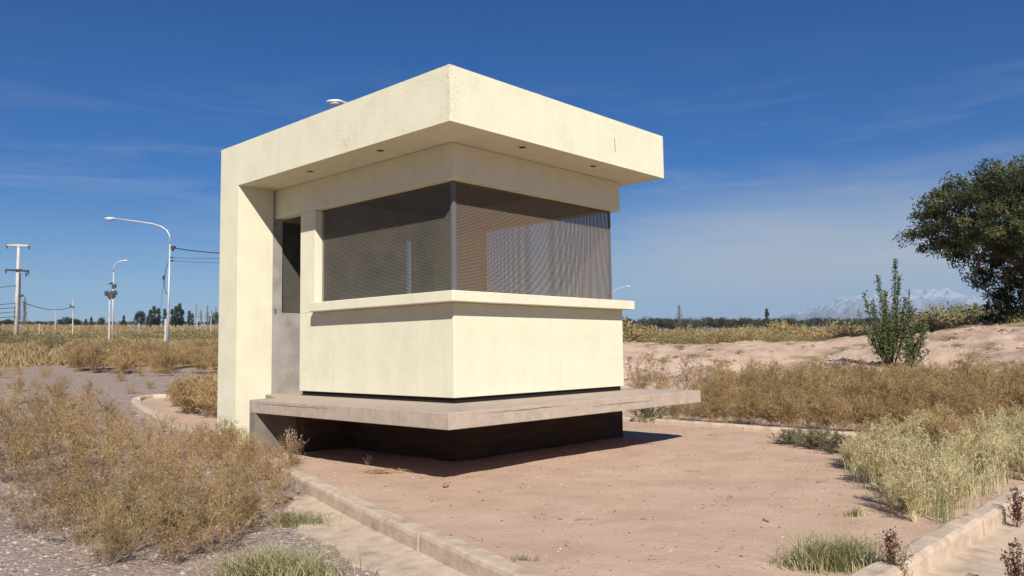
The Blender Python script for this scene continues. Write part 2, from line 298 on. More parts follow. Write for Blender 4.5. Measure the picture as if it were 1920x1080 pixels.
def link(name, me, mats, parent=None, mi=None, smooth=False, bevel=0.):
    if not isinstance(mats, (list, tuple)): mats = [mats]
    for m in mats: me.materials.append(m)
    if mi is not None and len(mats) > 1: me.polygons.foreach_set('material_index', mi)
    if smooth: me.polygons.foreach_set('use_smooth', [True]*len(me.polygons))
    o = bpy.data.objects.new(name, me); COL.objects.link(o)
    if parent: o.parent = parent
    if bevel:
        b = o.modifiers.new('bevel', 'BEVEL'); b.width = bevel; b.segments = 2; b.limit_method = 'ANGLE'
    return o
def quads(name, Q, mats, mi=None, parent=None):    # Q: N x 4 x 3
    Q = np.asarray(Q, np.float32); n = len(Q); me = bpy.data.meshes.new(name)
    me.vertices.add(n*4); me.vertices.foreach_set('co', Q.reshape(-1)); me.loops.add(n*4); me.loops.foreach_set('vertex_index', np.arange(n*4, dtype=np.int32))
    me.polygons.add(n); me.polygons.foreach_set('loop_start', np.arange(0, n*4, 4, dtype=np.int32))
    me.update(calc_edges=True); return me if parent == 'mesh' else link(name, me, mats, parent, mi)
def empty(name, loc, label, cat, group=None, rz=0.):
    o = bpy.data.objects.new(name, None); COL.objects.link(o); o.location = Vector([float(q) for q in loc]); o.rotation_euler = (0, 0, rz); o.empty_display_size = .2
    return tag(o, label, cat, group)
def tag(o, label, cat, group=None):
    o['label'] = label; o['category'] = cat
    if group: o['group'] = group
    return o
def struct(o): o['kind'] = 'structure'; return o
def stuff(o, label, cat): tag(o, label, cat); o['kind'] = 'stuff'; return o
def copy_tree(o, parent=None):
    c = o.copy(); COL.objects.link(c)
    if parent: c.parent = parent
    for ch in list(o.children): copy_tree(ch, c)
    return c
# ------------------------------------------------------------------ ground
def build_ground():
    rings = np.concatenate([[0.3, 1, 1.6], np.exp(np.linspace(math.log(2.2), math.log(80), 330)), np.exp(np.linspace(math.log(82), math.log(7000), 90))])
    ang = np.concatenate([np.linspace(-.75, .75, 420), np.linspace(.79, 2*math.pi-.79, 60)])
    R, A = np.meshgrid(rings, ang, indexing='ij'); th = YAW-A
    X = CAM[0]+R*np.cos(th); Y = CAM[1]+R*np.sin(th); Z = H(X, Y)-.012
    nr, na = R.shape; V = np.stack([X, Y, Z], -1).reshape(-1, 3)
    i, j = np.meshgrid(np.arange(nr-1), np.arange(na), indexing='ij'); j2 = (j+1) % na
    Fq = np.stack([i*na+j, i*na+j2, (i+1)*na+j2, (i+1)*na+j], -1).reshape(-1, 4)
    me = bpy.data.meshes.new('ground'); me.vertices.add(len(V)); me.vertices.foreach_set('co', V.reshape(-1).astype(np.float32))
    me.loops.add(len(Fq)*4); me.loops.foreach_set('vertex_index', Fq.reshape(-1).astype(np.int32)); me.polygons.add(len(Fq)); me.polygons.foreach_set('loop_start', np.arange(0, len(Fq)*4, 4, dtype=np.int32)); me.update(calc_edges=True)
    a = (A+math.pi) % (2*math.pi)-math.pi
    bare = sstep(15, 18, R)*(1-sstep(40, 50, R))*sstep(.0, .08, a)*sstep(-.42, -.1, vn(X*.5, Y*.5)+.4*vn(X*2, Y*2))
    near = (1-sstep(17, 20, R))
    farb = sstep(60, 90, R)*sstep(.12, .3, vn(X*.05, Y*.12))*.8
    z = np.clip(np.maximum(np.maximum(bare, near*.8), farb), 0, 1).reshape(-1)
    ca = me.color_attributes.new('zone', 'FLOAT_COLOR', 'POINT'); ca.data.foreach_set('color', np.stack([z, z, z, np.ones_like(z)], -1).reshape(-1).astype(np.float32))
    return struct(link('ground', me, M['ground'], smooth=True))
build_ground()
def inside(poly, x, y):
    c = np.zeros(x.shape, bool); n = len(poly)
    for i in range(n):
        x1, y1 = poly[i]; x2, y2 = poly[(i+1) % n]
        if y1 == y2: continue
        c ^= ((y1 > y) != (y2 > y)) & (x < (x2-x1)*(y-y1)/(y2-y1)+x1)
    return c
def sheet(name, poly, step, dz, m, rough=0., noise=0.):
    P = np.array(poly); x0, y0 = P.min(0); x1, y1 = P.max(0); xs = np.arange(x0-step, x1+step, step); ys = np.arange(y0-step, y1+step, step)
    X, Y = np.meshgrid(xs, ys, indexing='ij'); Z = H(X, Y)+dz
    if rough: Z = Z+rough*(vn(X*1.3, Y*1.3)+.5*vn(X*3.1, Y*3.1+7)+.3*vn(X*8, Y*8)+.32*vn(X*6.3+5, Y*5.1)*(vn(X*.8, Y*.8)+.5)+.30*vn(X*14, Y*14))
    cx = (X[:-1, :-1]+X[1:, 1:])/2; cy = (Y[:-1, :-1]+Y[1:, 1:])/2
    k = inside(poly, cx+noise*vn(cx*1.7, cy*1.7)*2, cy+noise*vn(cx*1.7+20, cy*1.7)*2)
    i, j = np.nonzero(k); ny = X.shape[1]; Fq = np.stack([i*ny+j, (i+1)*ny+j, (i+1)*ny+j+1, i*ny+j+1], -1)
    used = np.unique(Fq); mp_ = np.full(X.size, -1); mp_[used] = np.arange(len(used)); V = np.stack([X, Y, Z], -1).reshape(-1, 3)[used]
    me = bpy.data.meshes.new(name); me.from_pydata(V.tolist(), [], mp_[Fq].tolist()); me.update()
    return struct(link(name, me, m, smooth=True))
# ------------------------------------------------------------------ kerb ring and traffic island
KH = .14
def catmull(P, step):
    P = [np.array(p, float) for p in P]; out = []; n = len(P)
    for i in range(n):
        a, b, c, d = P[i-1], P[i], P[(i+1) % n], P[(i+2) % n]; k = max(2, int(np.linalg.norm(c-b)/step))
        for t in np.arange(k)/k:
            out.append(.5*((2*b)+(c-a)*t+(2*a-5*b+4*c-d)*t*t+(3*b-a-3*c+d)*t**3))
    return np.array(out)
pk = lambda u, v: at(u, v, KH)[:2]
OUT = [pk(245, 748), pk(262, 764), pk(300, 786), pk(345, 806), (-.98, 2.5), (-1.43, .81), (-1.70, -.08), (-2.45, -2.74), (-2.66, -3.5), (-2.72, -4.15), (-2.5, -4.4), (-2.0, -4.6), (-1.24, -4.66), (.1, -4.68), (1.45, -4.70), (3.1, -4.66), (4.4, -4.2), (4.98, -3.5), (5.08, -2.6), (5.07, -1.2), (5.14, .6), (5.25, 3.), (5.0, 6.), pk(420, 735)+np.array([1.2, 1.]), pk(330, 737), pk(275, 740)]
OUTC = catmull(OUT, .12)
tan = np.roll(OUTC, -1, 0)-np.roll(OUTC, 1, 0); tan /= np.linalg.norm(tan, axis=1)[:, None]; nin = np.stack([-tan[:, 1], tan[:, 0]], -1)
if (nin[0]@(np.mean(OUTC, 0)-OUTC[0])) < 0: nin = -nin
MID = OUTC+nin*.08
def build_kerb():
    mb = MB(); prof = [(0, -.12), (0.006, KH-.03), (.014, KH-.009), (.034, KH), (.128, KH), (.147, KH-.01), (.153, KH-.03), (.155, -.12)]
    s = np.concatenate([[0], np.cumsum(np.linalg.norm(np.diff(OUTC, axis=0), axis=1))]); n = len(OUTC); i = 0; rnd = random.Random(3)
    while i < n-1:
        j = i
        Lc = 2.6
        while j < n-1 and s[j]-s[i] < Lc: j += 1
        vs = []; dz = rnd.uniform(-.006, .006); dn = rnd.uniform(-.008, .008); k = j-i+1
        for q in range(i, j+1):
            x = OUTC[q % n]; z0 = float(H(x[0], x[1]))
            if q == i: x = x+tan[q % n]*.008
            if q == j: x = x-tan[q % n]*.008
            for a, b in prof: 
                w = x+nin[q % n]*(a+dn); vs.append((w[0], w[1], z0+b+(dz if b > 0 else 0)+.004*math.sin(q*1.7+a*30)))
        m = len(prof); fs = []
        for a in range(k-1):
            for b in range(m-1): fs.append((a*m+b, a*m+b+1, (a+1)*m+b+1, (a+1)*m+b))
        fs += [tuple(range(m))[::-1], tuple((k-1)*m+b for b in range(m))]
        mb.add(vs, fs); i = j
    return struct(mb.build('kerb', M['kerb']))
build_kerb()
sheet('traffic_island_soil', [tuple(p) for p in MID], .055, .075, M['soil'], rough=.022)
# concrete gutter strip along the kerb foot
def build_gutter():
    mb = MB(); n = len(OUTC); w = .40; k0 = int(np.argmin(np.hypot(OUTC[:, 0]+1.75, OUTC[:, 1]-.1))); k1 = int(np.argmin(np.hypot(OUTC[:, 0]-4.3, OUTC[:, 1]+4.25)))
    vs = []; fs = []; c = 0
    for q in range(k0, k1+1):
        ww = w+.03*math.sin(q*.9)+.02*math.sin(q*2.3)+(.55*sstep(-3.4, -4.8, OUTC[q][1]) if OUTC[q][1] < -3.4 else 0)
        if q < k0+6: ww *= .35+.11*(q-k0)
        for a, b in ((-.01, .028), (ww*.5, .014), (ww, .02), (ww+.012, -.05)):
            p = OUTC[q]-nin[q]*a; vs.append((p[0], p[1], float(H(p[0], p[1]))+b))
        if c:
            for b in range(3): fs.append(((c-1)*4+b, (c-1)*4+b+1, c*4+b+1, c*4+b))
        c += 1
    mb.add(vs, fs); return struct(mb.build('gutter_strip', M['kerb']))
build_gutter()
# stony road sweeping past on the left and round the front
far_edge = [at(u, v)[:2] for u, v in ((0, 672), (120, 676), (230, 690), (330, 690), (420, 692))]
road_poly = [(-12, -9), (4, -14), (16, -12), (9, -5.5), (4.9, -4.6)] + [tuple(MID[int(k)]) for k in range(int(np.argmin(np.hypot(OUTC[:, 0]-4.95, OUTC[:, 1]+3.6))), 0, -6)] + [tuple(p) for p in far_edge[::-1]] + [tuple(at(-250, 672)[:2]), tuple(at(-400, 800)[:2])]
sheet('road', road_poly, .2, .004, M['road'], noise=.25)
# ------------------------------------------------------------------ kiosk
D = dict(o1=.538, o2=.551, R1=4.026, R0=3.471, Xr=3.209, Yl=4.04, Yi=3.556, B0=3.085, Xw=2.99, W0=.789, Yd=2.923, s=.15, T1=1.889, T0=1.778, P1=.732, P0=.582, Xp=3.456, Yp=2.625, w=.105, Yw=2.582, p=.85)
K = empty('guard_kiosk', (0, 0, 0), 'cream guard kiosk with flat overhanging roof and corner mesh windows on concrete slab', 'kiosk')
T = .14; Xw = D['Xw']
b = MB(); b.box(-D['o1'], D['Xr'], -D['o2'], D['Yl'], D['R0'], D['R1']); roof = b.build('roof', M['stucco'], K)
for x, y in ((.703, -.352), (1.977, -.342), (-.317, .819), (-.309, 2.217)):
    b = MB(); b.tube([(x, y, D['R0']-.004), (x, y, D['R0']+.02)], .036, 18); dl = b.build('recessed_downlight', M['dark'], roof)
    b2 = MB(); n = 18; vs = []
    for r_, z_ in ((.037, -.001), (.046, -.006), (.047, -.001)): vs += [(x+r_*math.cos(2*math.pi*k/n), y+r_*math.sin(2*math.pi*k/n), D['R0']+z_) for k in range(n)]
    b2.add(vs, [(a*n+k, a*n+(k+1) % n, (a+1)*n+(k+1) % n, (a+1)*n+k) for a in range(2) for k in range(n)]); b2.build('trim_ring', M['stucco'], dl)
# crack in the fascia paint
b = MB(); b.add([(2.13, -.5525, 3.80), (2.142, -.5525, 3.79), (2.146, -.5525, 3.72), (2.150, -.5525, 3.66), (2.156, -.5525, 3.63), (2.146, -.5525, 3.635), (2.136, -.5525, 3.69), (2.134, -.5525, 3.74)], [(0, 7, 1), (1, 7, 6, 2), (2, 6, 5, 3), (3, 5, 4)]); b.build('rust_stain', M['redweed'], roof)
# end wall (pillar) that carries the roof at the door side
b = MB(); b.box(-D['o1'], -.03, D['Yi'], D['Yl'], -.1, D['R0']); b.build('pillar_wall', M['stucco'], K)
b = MB(); Y0, Y1 = D['Yi']+.002, D['Yl']-.05
wx0, wx1, wz0, wz1 = .115, .62, 1.815, 3.07; sx0, sx1, sz0, sz1 = 2.27, 2.47, 2.0, 3.02; zt = D['R0']-.001
b.box(-.028, wx0, Y0, Y1, D['P1'], zt); b.box(wx0, wx1, Y0, Y1, D['P1'], wz0); b.box(wx0, wx1, Y0, Y1, wz1, zt)
Y2 = Y0+.12; b.box(wx1, sx0, Y0, Y2, D['P1'], zt); b.box(sx0, sx1, Y0, Y2, D['P1'], sz0); b.box(sx0, sx1, Y0, Y2, sz1, zt); b.box(sx1, Xw, Y0, Y2, D['P1'], zt)
iw = b.build('inner_end_wall', M['conc_grey'], K); iw['label'] = 'unpainted grey concrete wall seen through the doorway'
b = MB(); b.box(wx0-.02, wx1+.02, Y0+.12, Y0+.14, wz0-.02, wz1+.02); b.build('dark_backing', M['dark'], K)  # opaque panel added behind the mesh to keep the opening dark
def screen(name, p0, ux, w, z0, z1, m, parent, label=None):
    ux = Vector(ux); p0 = Vector(p0); me = bpy.data.meshes.new(name)
    me.from_pydata([p0+Vector((0, 0, z0)), p0+ux*w+Vector((0, 0, z0)), p0+ux*w+Vector((0, 0, z1)), p0+Vector((0, 0, z1))], [], [(0, 1, 2, 3)])
    uv = me.uv_layers.new(name='UVMap'); 
    for i, q in enumerate(((0, z0), (w, z0), (w, z1), (0, z1))): uv.data[i].uv = q
    o = link(name, me, m, parent)
    if label: o['label'] = label
    return o
screen('wall_opening_screen', (wx0-.01, Y0+.05, 0), (1, 0, 0), wx1-wx0, wz0, wz1, M['scr_left'], K)
screen('wall_opening_screen', (sx0-.01, Y0+.05, 0), (1, 0, 0), sx1-sx0+.02, sz0, sz1, M['scr_back'], K)
# walls: lower ring, band above windows, columns
outer = [(0, 0), (Xw, 0), (Xw, D['Yi']), (Xw-T, D['Yi']), (Xw-T, T), (T, T), (T, D['Yd']), (0, D['Yd'])]
b = MB(); b.prism(outer, D['W0'], D['T0']-.001, inner=(3, 4, 5))
b.build('lower_wall', [M['stucco'], M['conc_grey']], K, bevel=.006)
outer2 = [(0, 0), (Xw, 0), (Xw, D['Yi']), (Xw-T, D['Yi']), (Xw-T, T), (T, T), (T, D['Yi']), (0, D['Yi'])]
b = MB(); b.prism(outer2, D['B0'], D['R0']-.002, inner=(3, 4, 5)); b.build('upper_wall_band', [M['stucco'], M['conc_grey']], K, bevel=.006)
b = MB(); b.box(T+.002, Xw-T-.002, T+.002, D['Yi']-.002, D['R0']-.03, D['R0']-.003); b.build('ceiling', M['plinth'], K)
b = MB(); b.box(.001, T-.001, D['Yw'], D['Yd']-.001, D['T0']+.0, D['B0']-.001); b.build('door_column', M['stucco'], K, bevel=.005)
b = MB(); b.box(Xw-T+.001, Xw-.001, 2.5, D['Yi']-.001, D['T0'], D['B0']-.001); b.build('back_column', M['stucco'], K)
s = D['s']
b = MB(); b.prism([(-s, -s), (Xw+s-.08, -s), (Xw+s-.08, 2.5), (Xw-T-.01, 2.5), (Xw-T-.01, T+.01), (T+.01, T+.01), (T+.01, 2.58), (-s, 2.49)], D['T0'], D['T1']); b.build('window_sill', M['stucco'], K, bevel=.007)
w = D['w']; zb, zt2 = D['T1']-.0, D['B0']+.0
screen('window_screen', (w, w, 0), (0, 1, 0), D['Yw']-w, zb, zt2, M['scr_left'], K, 'grey perforated metal screen of the door side window')
screen('window_screen', (w, w, 0), (1, 0, 0), Xw-2*w, zb, zt2, M['scr_right'], K, 'brownish perforated metal screen of the front right window')
screen('window_screen', (Xw-w, w, 0), (0, 1, 0), 2.5-w, zb, zt2, M['scr_back'], K, 'perforated metal screen of the rear window')
b = MB(); b.box(w-.018, w+.006, w-.018, w-.002, zb-.01, zt2+.01); b.box(w-.018, w-.002, w-.002, w+.030, zb-.01, zt2+.01); b.box(w-.002, w+.030, w-.010, w-.003, zb-.01, zt2+.01)
b.build('corner_post', M['alu'], K, bevel=.003)
b = MB(); b.box(Xw-w-.012, Xw-w+.014, w-.014, w+.012, zb-.01, zt2+.01); b.build('corner_post', M['alu'], K)
b = MB()
for z0, z1 in ((zb+.0, zb+.02), (zt2-.02, zt2)):
    b.box(w+.002, w+.014, w+.05, D['Yw']-.001, z0, z1); b.box(w+.05, Xw-w-.02, w+.002, w+.014, z0, z1)
b.build('window_frame', M['insul'], K)
# floor slab, shadow joint, plinth, side leg
p = D['p']
b = MB(); b.prism([(-p, -p), (D['Xp'], -p), (D['Xp'], D['Yi']-.003), (.0, D['Yi']-.003), (-.12, D['Yi']-.003), (-.45, 2.70), (-p, D['Yp'])], D['P0'], D['P1']); b.build('floor_slab', M['conc'], K, bevel=.006)
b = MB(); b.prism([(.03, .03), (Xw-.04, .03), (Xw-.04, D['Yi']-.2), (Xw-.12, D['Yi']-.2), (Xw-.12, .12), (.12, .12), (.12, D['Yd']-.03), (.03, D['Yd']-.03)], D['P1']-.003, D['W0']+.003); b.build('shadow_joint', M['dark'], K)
_q = ray(1168, 812); PI_ = .34; XP = CAM[0]+_q[0]*(PI_-CAM[1])/_q[1]
b = MB(); b.prism([(PI_, PI_), (XP, PI_), (XP, D['Yi']-.01), (-.30, D['Yi']-.01), (-.30, D['Yp']-.30), (PI_, D['Yp']-.30)], -.15, D['P0']+.002); b.build('plinth', M['plinth'], K)  # step out towards the leg is made up, to fill the gap with dark
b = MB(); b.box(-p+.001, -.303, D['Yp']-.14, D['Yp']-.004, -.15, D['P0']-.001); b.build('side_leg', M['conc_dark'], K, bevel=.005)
# hairline cracks and the formwork lip line on the slab faces
def crack(p0, p1, z, amp, seed):
    rs = random.Random(seed); n = 26; mbk = MB(); top = []; bot = []
    for k in range(n+1):
        t = k/n; x = p0[0]+(p1[0]-p0[0])*t; y = p0[1]+(p1[1]-p0[1])*t; zz = z+amp*(rs.random()-.5); h_ = .0035*math.sin(math.pi*min(max(t, .03), .97))*rs.uniform(.6, 1.3); top.append((x, y, zz+h_)); bot.append((x, y, zz-h_))
    vs = top+bot; mbk.add(vs, [(k, n+1+k, n+2+k, k+1) for k in range(n)]); mbk.build('crack', M['dark_crack'], K)
M['dark_crack'] = mat('crack_shade', (.14, .10, .08), .95)
crack((-p-.002, D['Yp']-.1), (-p-.002, .9), .694, .008, 1); crack((-.45, -p-.002), (.75, -p-.002), .70, .010, 2); crack((1.1, -p-.002), (2.4, -p-.002), .665, .012, 3)
# interior render on back of walls is the same stucco; hinge rust on end wall
b = MB(); b.box(.005, .03, Y0-.006, Y0-.001, 1.80, 1.87); b.build('hinge_stub', M['redweed'], K)
b = MB(); b.box(-.01, .01, Y0-.006, Y0-.001, 3.0, 3.03); b.build('hinge_stub', M['redweed'], K)
# ------------------------------------------------------------------ vegetation generators
def ribbons(rs, P0, P1, W0, W1):
    d = P1-P0; r = rs.normal(size=d.shape); n = np.cross(d, r); n /= np.linalg.norm(n, axis=1)[:, None]+1e-9
    W0 = np.broadcast_to(np.asarray(W0), (len(d),))[:, None]; W1 = np.broadcast_to(np.asarray(W1), (len(d),))[:, None]
    return np.stack([P0-n*W0/2, P0+n*W0/2, P1+n*W1/2, P1-n*W1/2], 1)
def unit(v): return v/(np.linalg.norm(v, axis=-1, keepdims=True)+1e-9)
def weed_q(seed, h, r, ns=26, nb=9, nt=7, nl=3, up=.5, leaf=.016, droop=.0, tw=.09):
    rs = np.random.RandomState(seed); Q = []; MI = []
    a = rs.rand(ns)*2*np.pi; tl = rs.rand(ns)**.7
    base = np.stack([np.cos(a)*r*.12*tl, np.sin(a)*r*.12*tl, 0*a], -1)
    tip = np.stack([np.cos(a)*r*tl, np.sin(a)*r*tl, h*(1-.45*tl**2)*(.65+.4*rs.rand(ns))], -1)
    mid = (base+tip)/2+np.stack([0*a, 0*a, h*(up-.5)*.5+0*a], -1)+rs.normal(size=(ns, 3))*.04*h
    def bz(t, i): t = t[:, None]; return base[i]*(1-t)**2+2*mid[i]*t*(1-t)+tip[i]*t*t
    seg = 7; ii = np.arange(ns)
    for k in range(seg):
        t0 = np.full(ns, k/seg); t1 = np.full(ns, (k+1)/seg); w = .006*(1-.75*k/seg)
        Q.append(ribbons(rs, bz(t0, ii), bz(t1, ii), w, w*.85)); MI.append(np.zeros(ns, int))
    n = ns*nb; i = np.repeat(ii, nb); t = .15+.83*rs.rand(n); p = bz(t, i); dr = unit(bz(np.minimum(t+.05, 1), i)-bz(t-.05, i))
    bd = unit(dr*.8+unit(rs.normal(size=(n, 3)))*.75+np.array([0, 0, .25-droop])); bl = h*(.12+.26*rs.rand(n))*(1.15-t*.7)
    e = p+bd*bl[:, None]; m_ = (p+e)/2+rs.normal(size=(n, 3))*.012
    Q += [ribbons(rs, p, m_, .0036, .003), ribbons(rs, m_, e, .003, .0018)]; MI += [np.zeros(n, int)]*2
    n2 = n*nt; j = np.repeat(np.arange(n), nt); t = rs.rand(n2)**.8; q = p[j]*(1-t[:, None])+e[j]*t[:, None]
    td = unit(bd[j]*.7+unit(rs.normal(size=(n2, 3)))*.8+np.array([0, 0, .15-droop])); tlq = tw*(.35+.8*rs.rand(n2)); e2 = q+td*tlq[:, None]
    Q.append(ribbons(rs, q, e2, .0026, .0018)); MI.append(rs.randint(0, 2, n2))
    n3 = n2*nl; j = np.repeat(np.arange(n2), nl); t = rs.rand(n3); q3 = q[j]*(1-t[:, None])+e2[j]*t[:, None]
    ld = unit(rs.normal(size=(n3, 3)))*leaf*(.5+rs.rand(n3))[:, None]
    Q.append(ribbons(rs, q3-ld*.3, q3+ld, leaf*.42, leaf*.2)); MI.append(1+(rs.rand(n3) < .25).astype(int))
    Q = np.concatenate(Q); Q[:, :, 2] = np.maximum(Q[:, :, 2], .0); return Q, np.concatenate(MI)
def weed_mesh(name, mats, seed, **k):
    Q, MI = weed_q(seed, **k); me = quads(name, Q, None, parent='mesh')
    for m in mats: me.materials.append(m)
    me.polygons.foreach_set('material_index', MI.astype(np.int32)); return me
def inst(name, me, loc, rz, sc, label, cat, group=None, sz=None, tilt=(0, 0)):
    o = bpy.data.objects.new(name, me); COL.objects.link(o); o.location = Vector([float(q) for q in loc]); o.rotation_euler = (tilt[0], tilt[1], rz); o.scale = (sc, sc, sz or sc)
    return tag(o, label, cat, group)
R_ = random.Random(11)
bm_ = [M['palestem'], M['bract'], M['bract_g']]
bm2 = [M['stem'], M['bract'], M['palestem']]
WE = [weed_mesh('dry_bush', bm_ if i == 0 else bm2, 20+i, h=.85, r=.66, ns=24, nb=9, nt=6, nl=2, leaf=.017) for i in range(3)]
WO = [weed_mesh('ochre_bush', [M['palestem'], M['ochre'], M['bract']], 40+i, h=.85, r=.5, ns=36, nb=9, nt=6, nl=3, up=.75, leaf=.019) for i in range(3)]
WG = [weed_mesh('scrub_bush', [M['greystem'], M['greystem'], M['bract_g']], 50+i, h=.8, r=.6, ns=36, nb=8, nt=6, nl=4, leaf=.024) for i in range(2)]
WS = [weed_mesh('spindly_weed', [M['stem'], M['bract'], M['stem']], 60+i, h=1.0, r=.28, ns=7, nb=10, nt=5, nl=3, up=.7, leaf=.018) for i in range(3)]
# left thicket in the foreground
LT = 'large tangled dry brown weed bush in the left middle of the foreground thicket'; LG = 'left middle of the foreground thicket'
for u, v, s_, kind in ((20, 905, .9, 0), (110, 950, .85, 0), (215, 985, .85, 0), (330, 1000, .8, 0), (60, 860, .95, 0), (165, 880, 1.0, 0), (270, 905, .95, 0), (370, 935, .85, 0), (150, 820, .95, 0), (245, 845, 1., 0),
                      (330, 860, .95, 0), (410, 880, .8, 0), (20, 800, .95, 0), (90, 812, .9, 0), (420, 835, .7, 1), (450, 915, .6, 0), (300, 940, .8, 0), (180, 930, .9, 0), (375, 838, .75, 0), (215, 800, .6, 0), (-60, 870, .9, 0), (-40, 800, .8, 0), (430, 960, .5, 0), (100, 770, .5, 0), (240, 1040, .68, 0), (330, 1055, .62, 0), (400, 1035, .6, 0), (150, 1022, .65, 0), (70, 1000, .6, 0), (200, 1062, .5, 0), (455, 1000, .42, 0), (285, 1020, .6, 0), (372, 856, .85, 0), (398, 864, .95, 0), (424, 862, 1., 1), (446, 868, .9, 0), (462, 878, .8, 1), (410, 850, .9, 0)):
    me = WE[R_.randrange(3)] if kind == 0 else WO[R_.randrange(3)]
    if u > 225: s_ *= (.58 if v < 890 else .82 if v < 950 else .9)
    elif u > 190: s_ *= .8
    if v > 985: lb, gp = 'small dry brown weed bush in the front fringe of the left thicket, growing from gravel', 'front fringe of the left thicket'
    elif v < 830: lb, gp = 'tall dry brown weed bush at the back of the left thicket, against the road', 'back of the left thicket'
    elif u > 350: lb, gp = 'low brown weed bush at the right end of the left thicket, near the slab leg', 'right end of the left thicket'
    elif u > 225: lb, gp = 'knee high dry brown weed bush right of centre in the left thicket', 'right half of the left thicket'
    else: lb, gp = LT, LG
    inst('dry_bush', me, at(u, v), R_.uniform(0, 6.28), s_*R_.uniform(.92, 1.06), lb, 'bush', gp)
for u, v, s_ in ((330, 1005, .34), (250, 990, .3), (450, 965, .3), (395, 985, .36), (180, 965, .3)):
    inst('scrub_bush', WG[R_.randrange(2)], at(u, v), R_.uniform(0, 6.28), s_, 'low dark grey green growth at the feet of the left thicket bushes', 'plant', 'dark low growth under the left thicket', s_*.8)
for u, v, s_ in ((70, 800, .8), (200, 840, .8), (505, 960, .62), (520, 930, .55), (470, 985, .55), (480, 905, .5), (500, 925, .5), (535, 905, .45), (462, 955, .55), (545, 890, .42), (522, 990, .5), (440, 1000, .5), (20, 870, .75), (130, 850, .9), (300, 880, .7), (30, 760, .8), (110, 770, .85), (170, 775, .8)):
    inst('spindly_weed', WS[R_.randrange(3)], at(u, v), R_.uniform(0, 6.28), s_, 'thin upright dry weed at the thinning right edge of the foreground thicket' if u > 450 else 'thin dry stalk standing above the left foreground thicket', 'weed', 'thin weeds beside the gutter strip' if u > 450 else 'thin stalks above the left thicket')
for u, v, s_ in ((360, 783, .95), (395, 790, 1.), (330, 770, .6)):
    inst('scrub_bush', WO[R_.randrange(3)], at(u, v), R_.uniform(0, 6.28), s_*1.1, 'dry yellowish wispy bush inside the kerb tip left of the pillar wall', 'bush', 'dry bushes inside the far kerb tip')
for u, v, s_ in ((382, 776, .75), (402, 772, .8)):
    inst('scrub_bush', WG[R_.randrange(2)], at(u, v), R_.uniform(0, 6.28), s_, 'grey green scrub bush touching the pillar wall inside the kerb tip', 'bush', 'green scrub inside the far kerb tip')
# mid-distance ochre bushes beyond the road
for k in range(46):
    u = R_.uniform(125, 196) if k % 5 == 0 else R_.uniform(222, 440); v = R_.uniform(676, 703)-(6 if u > 380 else 0)
    inst('ochre_bush', WO[k % 3], at(u, v), R_.uniform(0, 6.28), R_.uniform(.8, 1.05), *(('ochre weed bush in the short clump across the road left of the twin pole lamp', 'bush', 'short ochre clump across the road') if u < 200 else ('ochre dry weed bush in the long row across the road, running behind the pillar wall', 'bush', 'long ochre row across the road')), sz=R_.uniform(.72, 1.0))
for q in range(16):
    u = R_.uniform(0, 330); inst('straw_tuft', WE[q % 3], at(u, R_.uniform(700, 748)), R_.uniform(0, 6), R_.uniform(.25, .5), 'small dry tuft growing alone on the bare road behind the left thicket', 'tuft', 'tufts dotted over the road')
inst('scrub_bush', WG[0], at(103, 662), .4, 1.0, 'small dark shrub alone by the bare patch across the road', 'bush', sz=.9)
# right band of weeds behind the rear kerb
RB = 'dry ochre brown weed bush in the dense band behind the rear kerb'
k = 0
for row, (v0, v1, n) in enumerate(((742, 748, 22), (754, 760, 20), (766, 772, 18), (778, 785, 16), (792, 800, 10))):
    for q in range(n):
        u = (1330 if row < 3 else 1290)+(1990-1330)*(q+R_.uniform(-.3, .3))/n
        if row == 4: u = 1660+34*q
        if row == 3 and u < 1320: continue
        me = (WO if R_.random() < .7 else WE)[R_.randrange(3)]
        if u < 1420 and R_.random() < .5: me = WE[R_.randrange(3)]
        zn = 'just right of the slab end' if u < 1500 else ('below the green shrubs' if u < 1745 else 'by the right photo edge'); rw = 'far' if row < 2 else 'near'
        inst('dry_bush', me, at(u, v0+(v1-v0)*R_.random()), R_.uniform(0, 6.28), R_.uniform(.7, 1.1), 'ochre weed bush, %s side of the weed band, %s' % (rw, zn), 'bush', 'weed band %s side, %s' % (rw, zn), sz=R_.uniform(.62, 1.)); k += 1
for q in range(26):
    u = 1262+q*24; me = (WE if q % 3 else WO)[R_.randrange(3)]; sc = R_.uniform(.55, .85)*(.8 if u < 1330 else 1)
    inst('dry_bush', me, at(u, 790+(u-1255)*.072+R_.uniform(-5, 2)), R_.uniform(0, 6.28), sc, 'low brown weed bush pressed against the outer side of the rear kerb', 'bush', 'weeds against the rear kerb', sz=sc*R_.uniform(.8, 1.))
for u, v, s_ in ((1195, 752, .95), (1222, 748, 1.05), (1250, 752, .85), (1285, 748, .95), (1320, 750, .9), (1205, 770, .8), (1350, 742, .85), (1400, 740, .7), (1560, 742, .8), (1240, 765, .7), (1305, 764, .8), (1450, 745, .8), (1280, 770, .7)):
    inst('spindly_weed', WS[R_.randrange(3)], at(u, v), R_.uniform(0, 6.28), s_*1.15, 'sparse brown weed stalks standing behind the slab end against bare pink sand', 'weed', 'sparse stalks behind the slab end')
inst('scrub_bush', WG[1], at(1216, 800, .0), 1., .62, 'grey tangled bush under the right end of the floor slab', 'bush', sz=.62)
for u, v, s_ in ((1480, 832, .28), (1512, 836, .32), (1545, 842, .35), (1575, 850, .3)):
    inst('scrub_bush', WG[R_.randrange(2)], at(u, v, .08)+np.array([0, 0, .07]), R_.uniform(0, 6), s_*1.5, 'low dark scrub creeping along the inner side of the rear kerb', 'bush', 'low scrub by the rear kerb', sz=s_*.9)
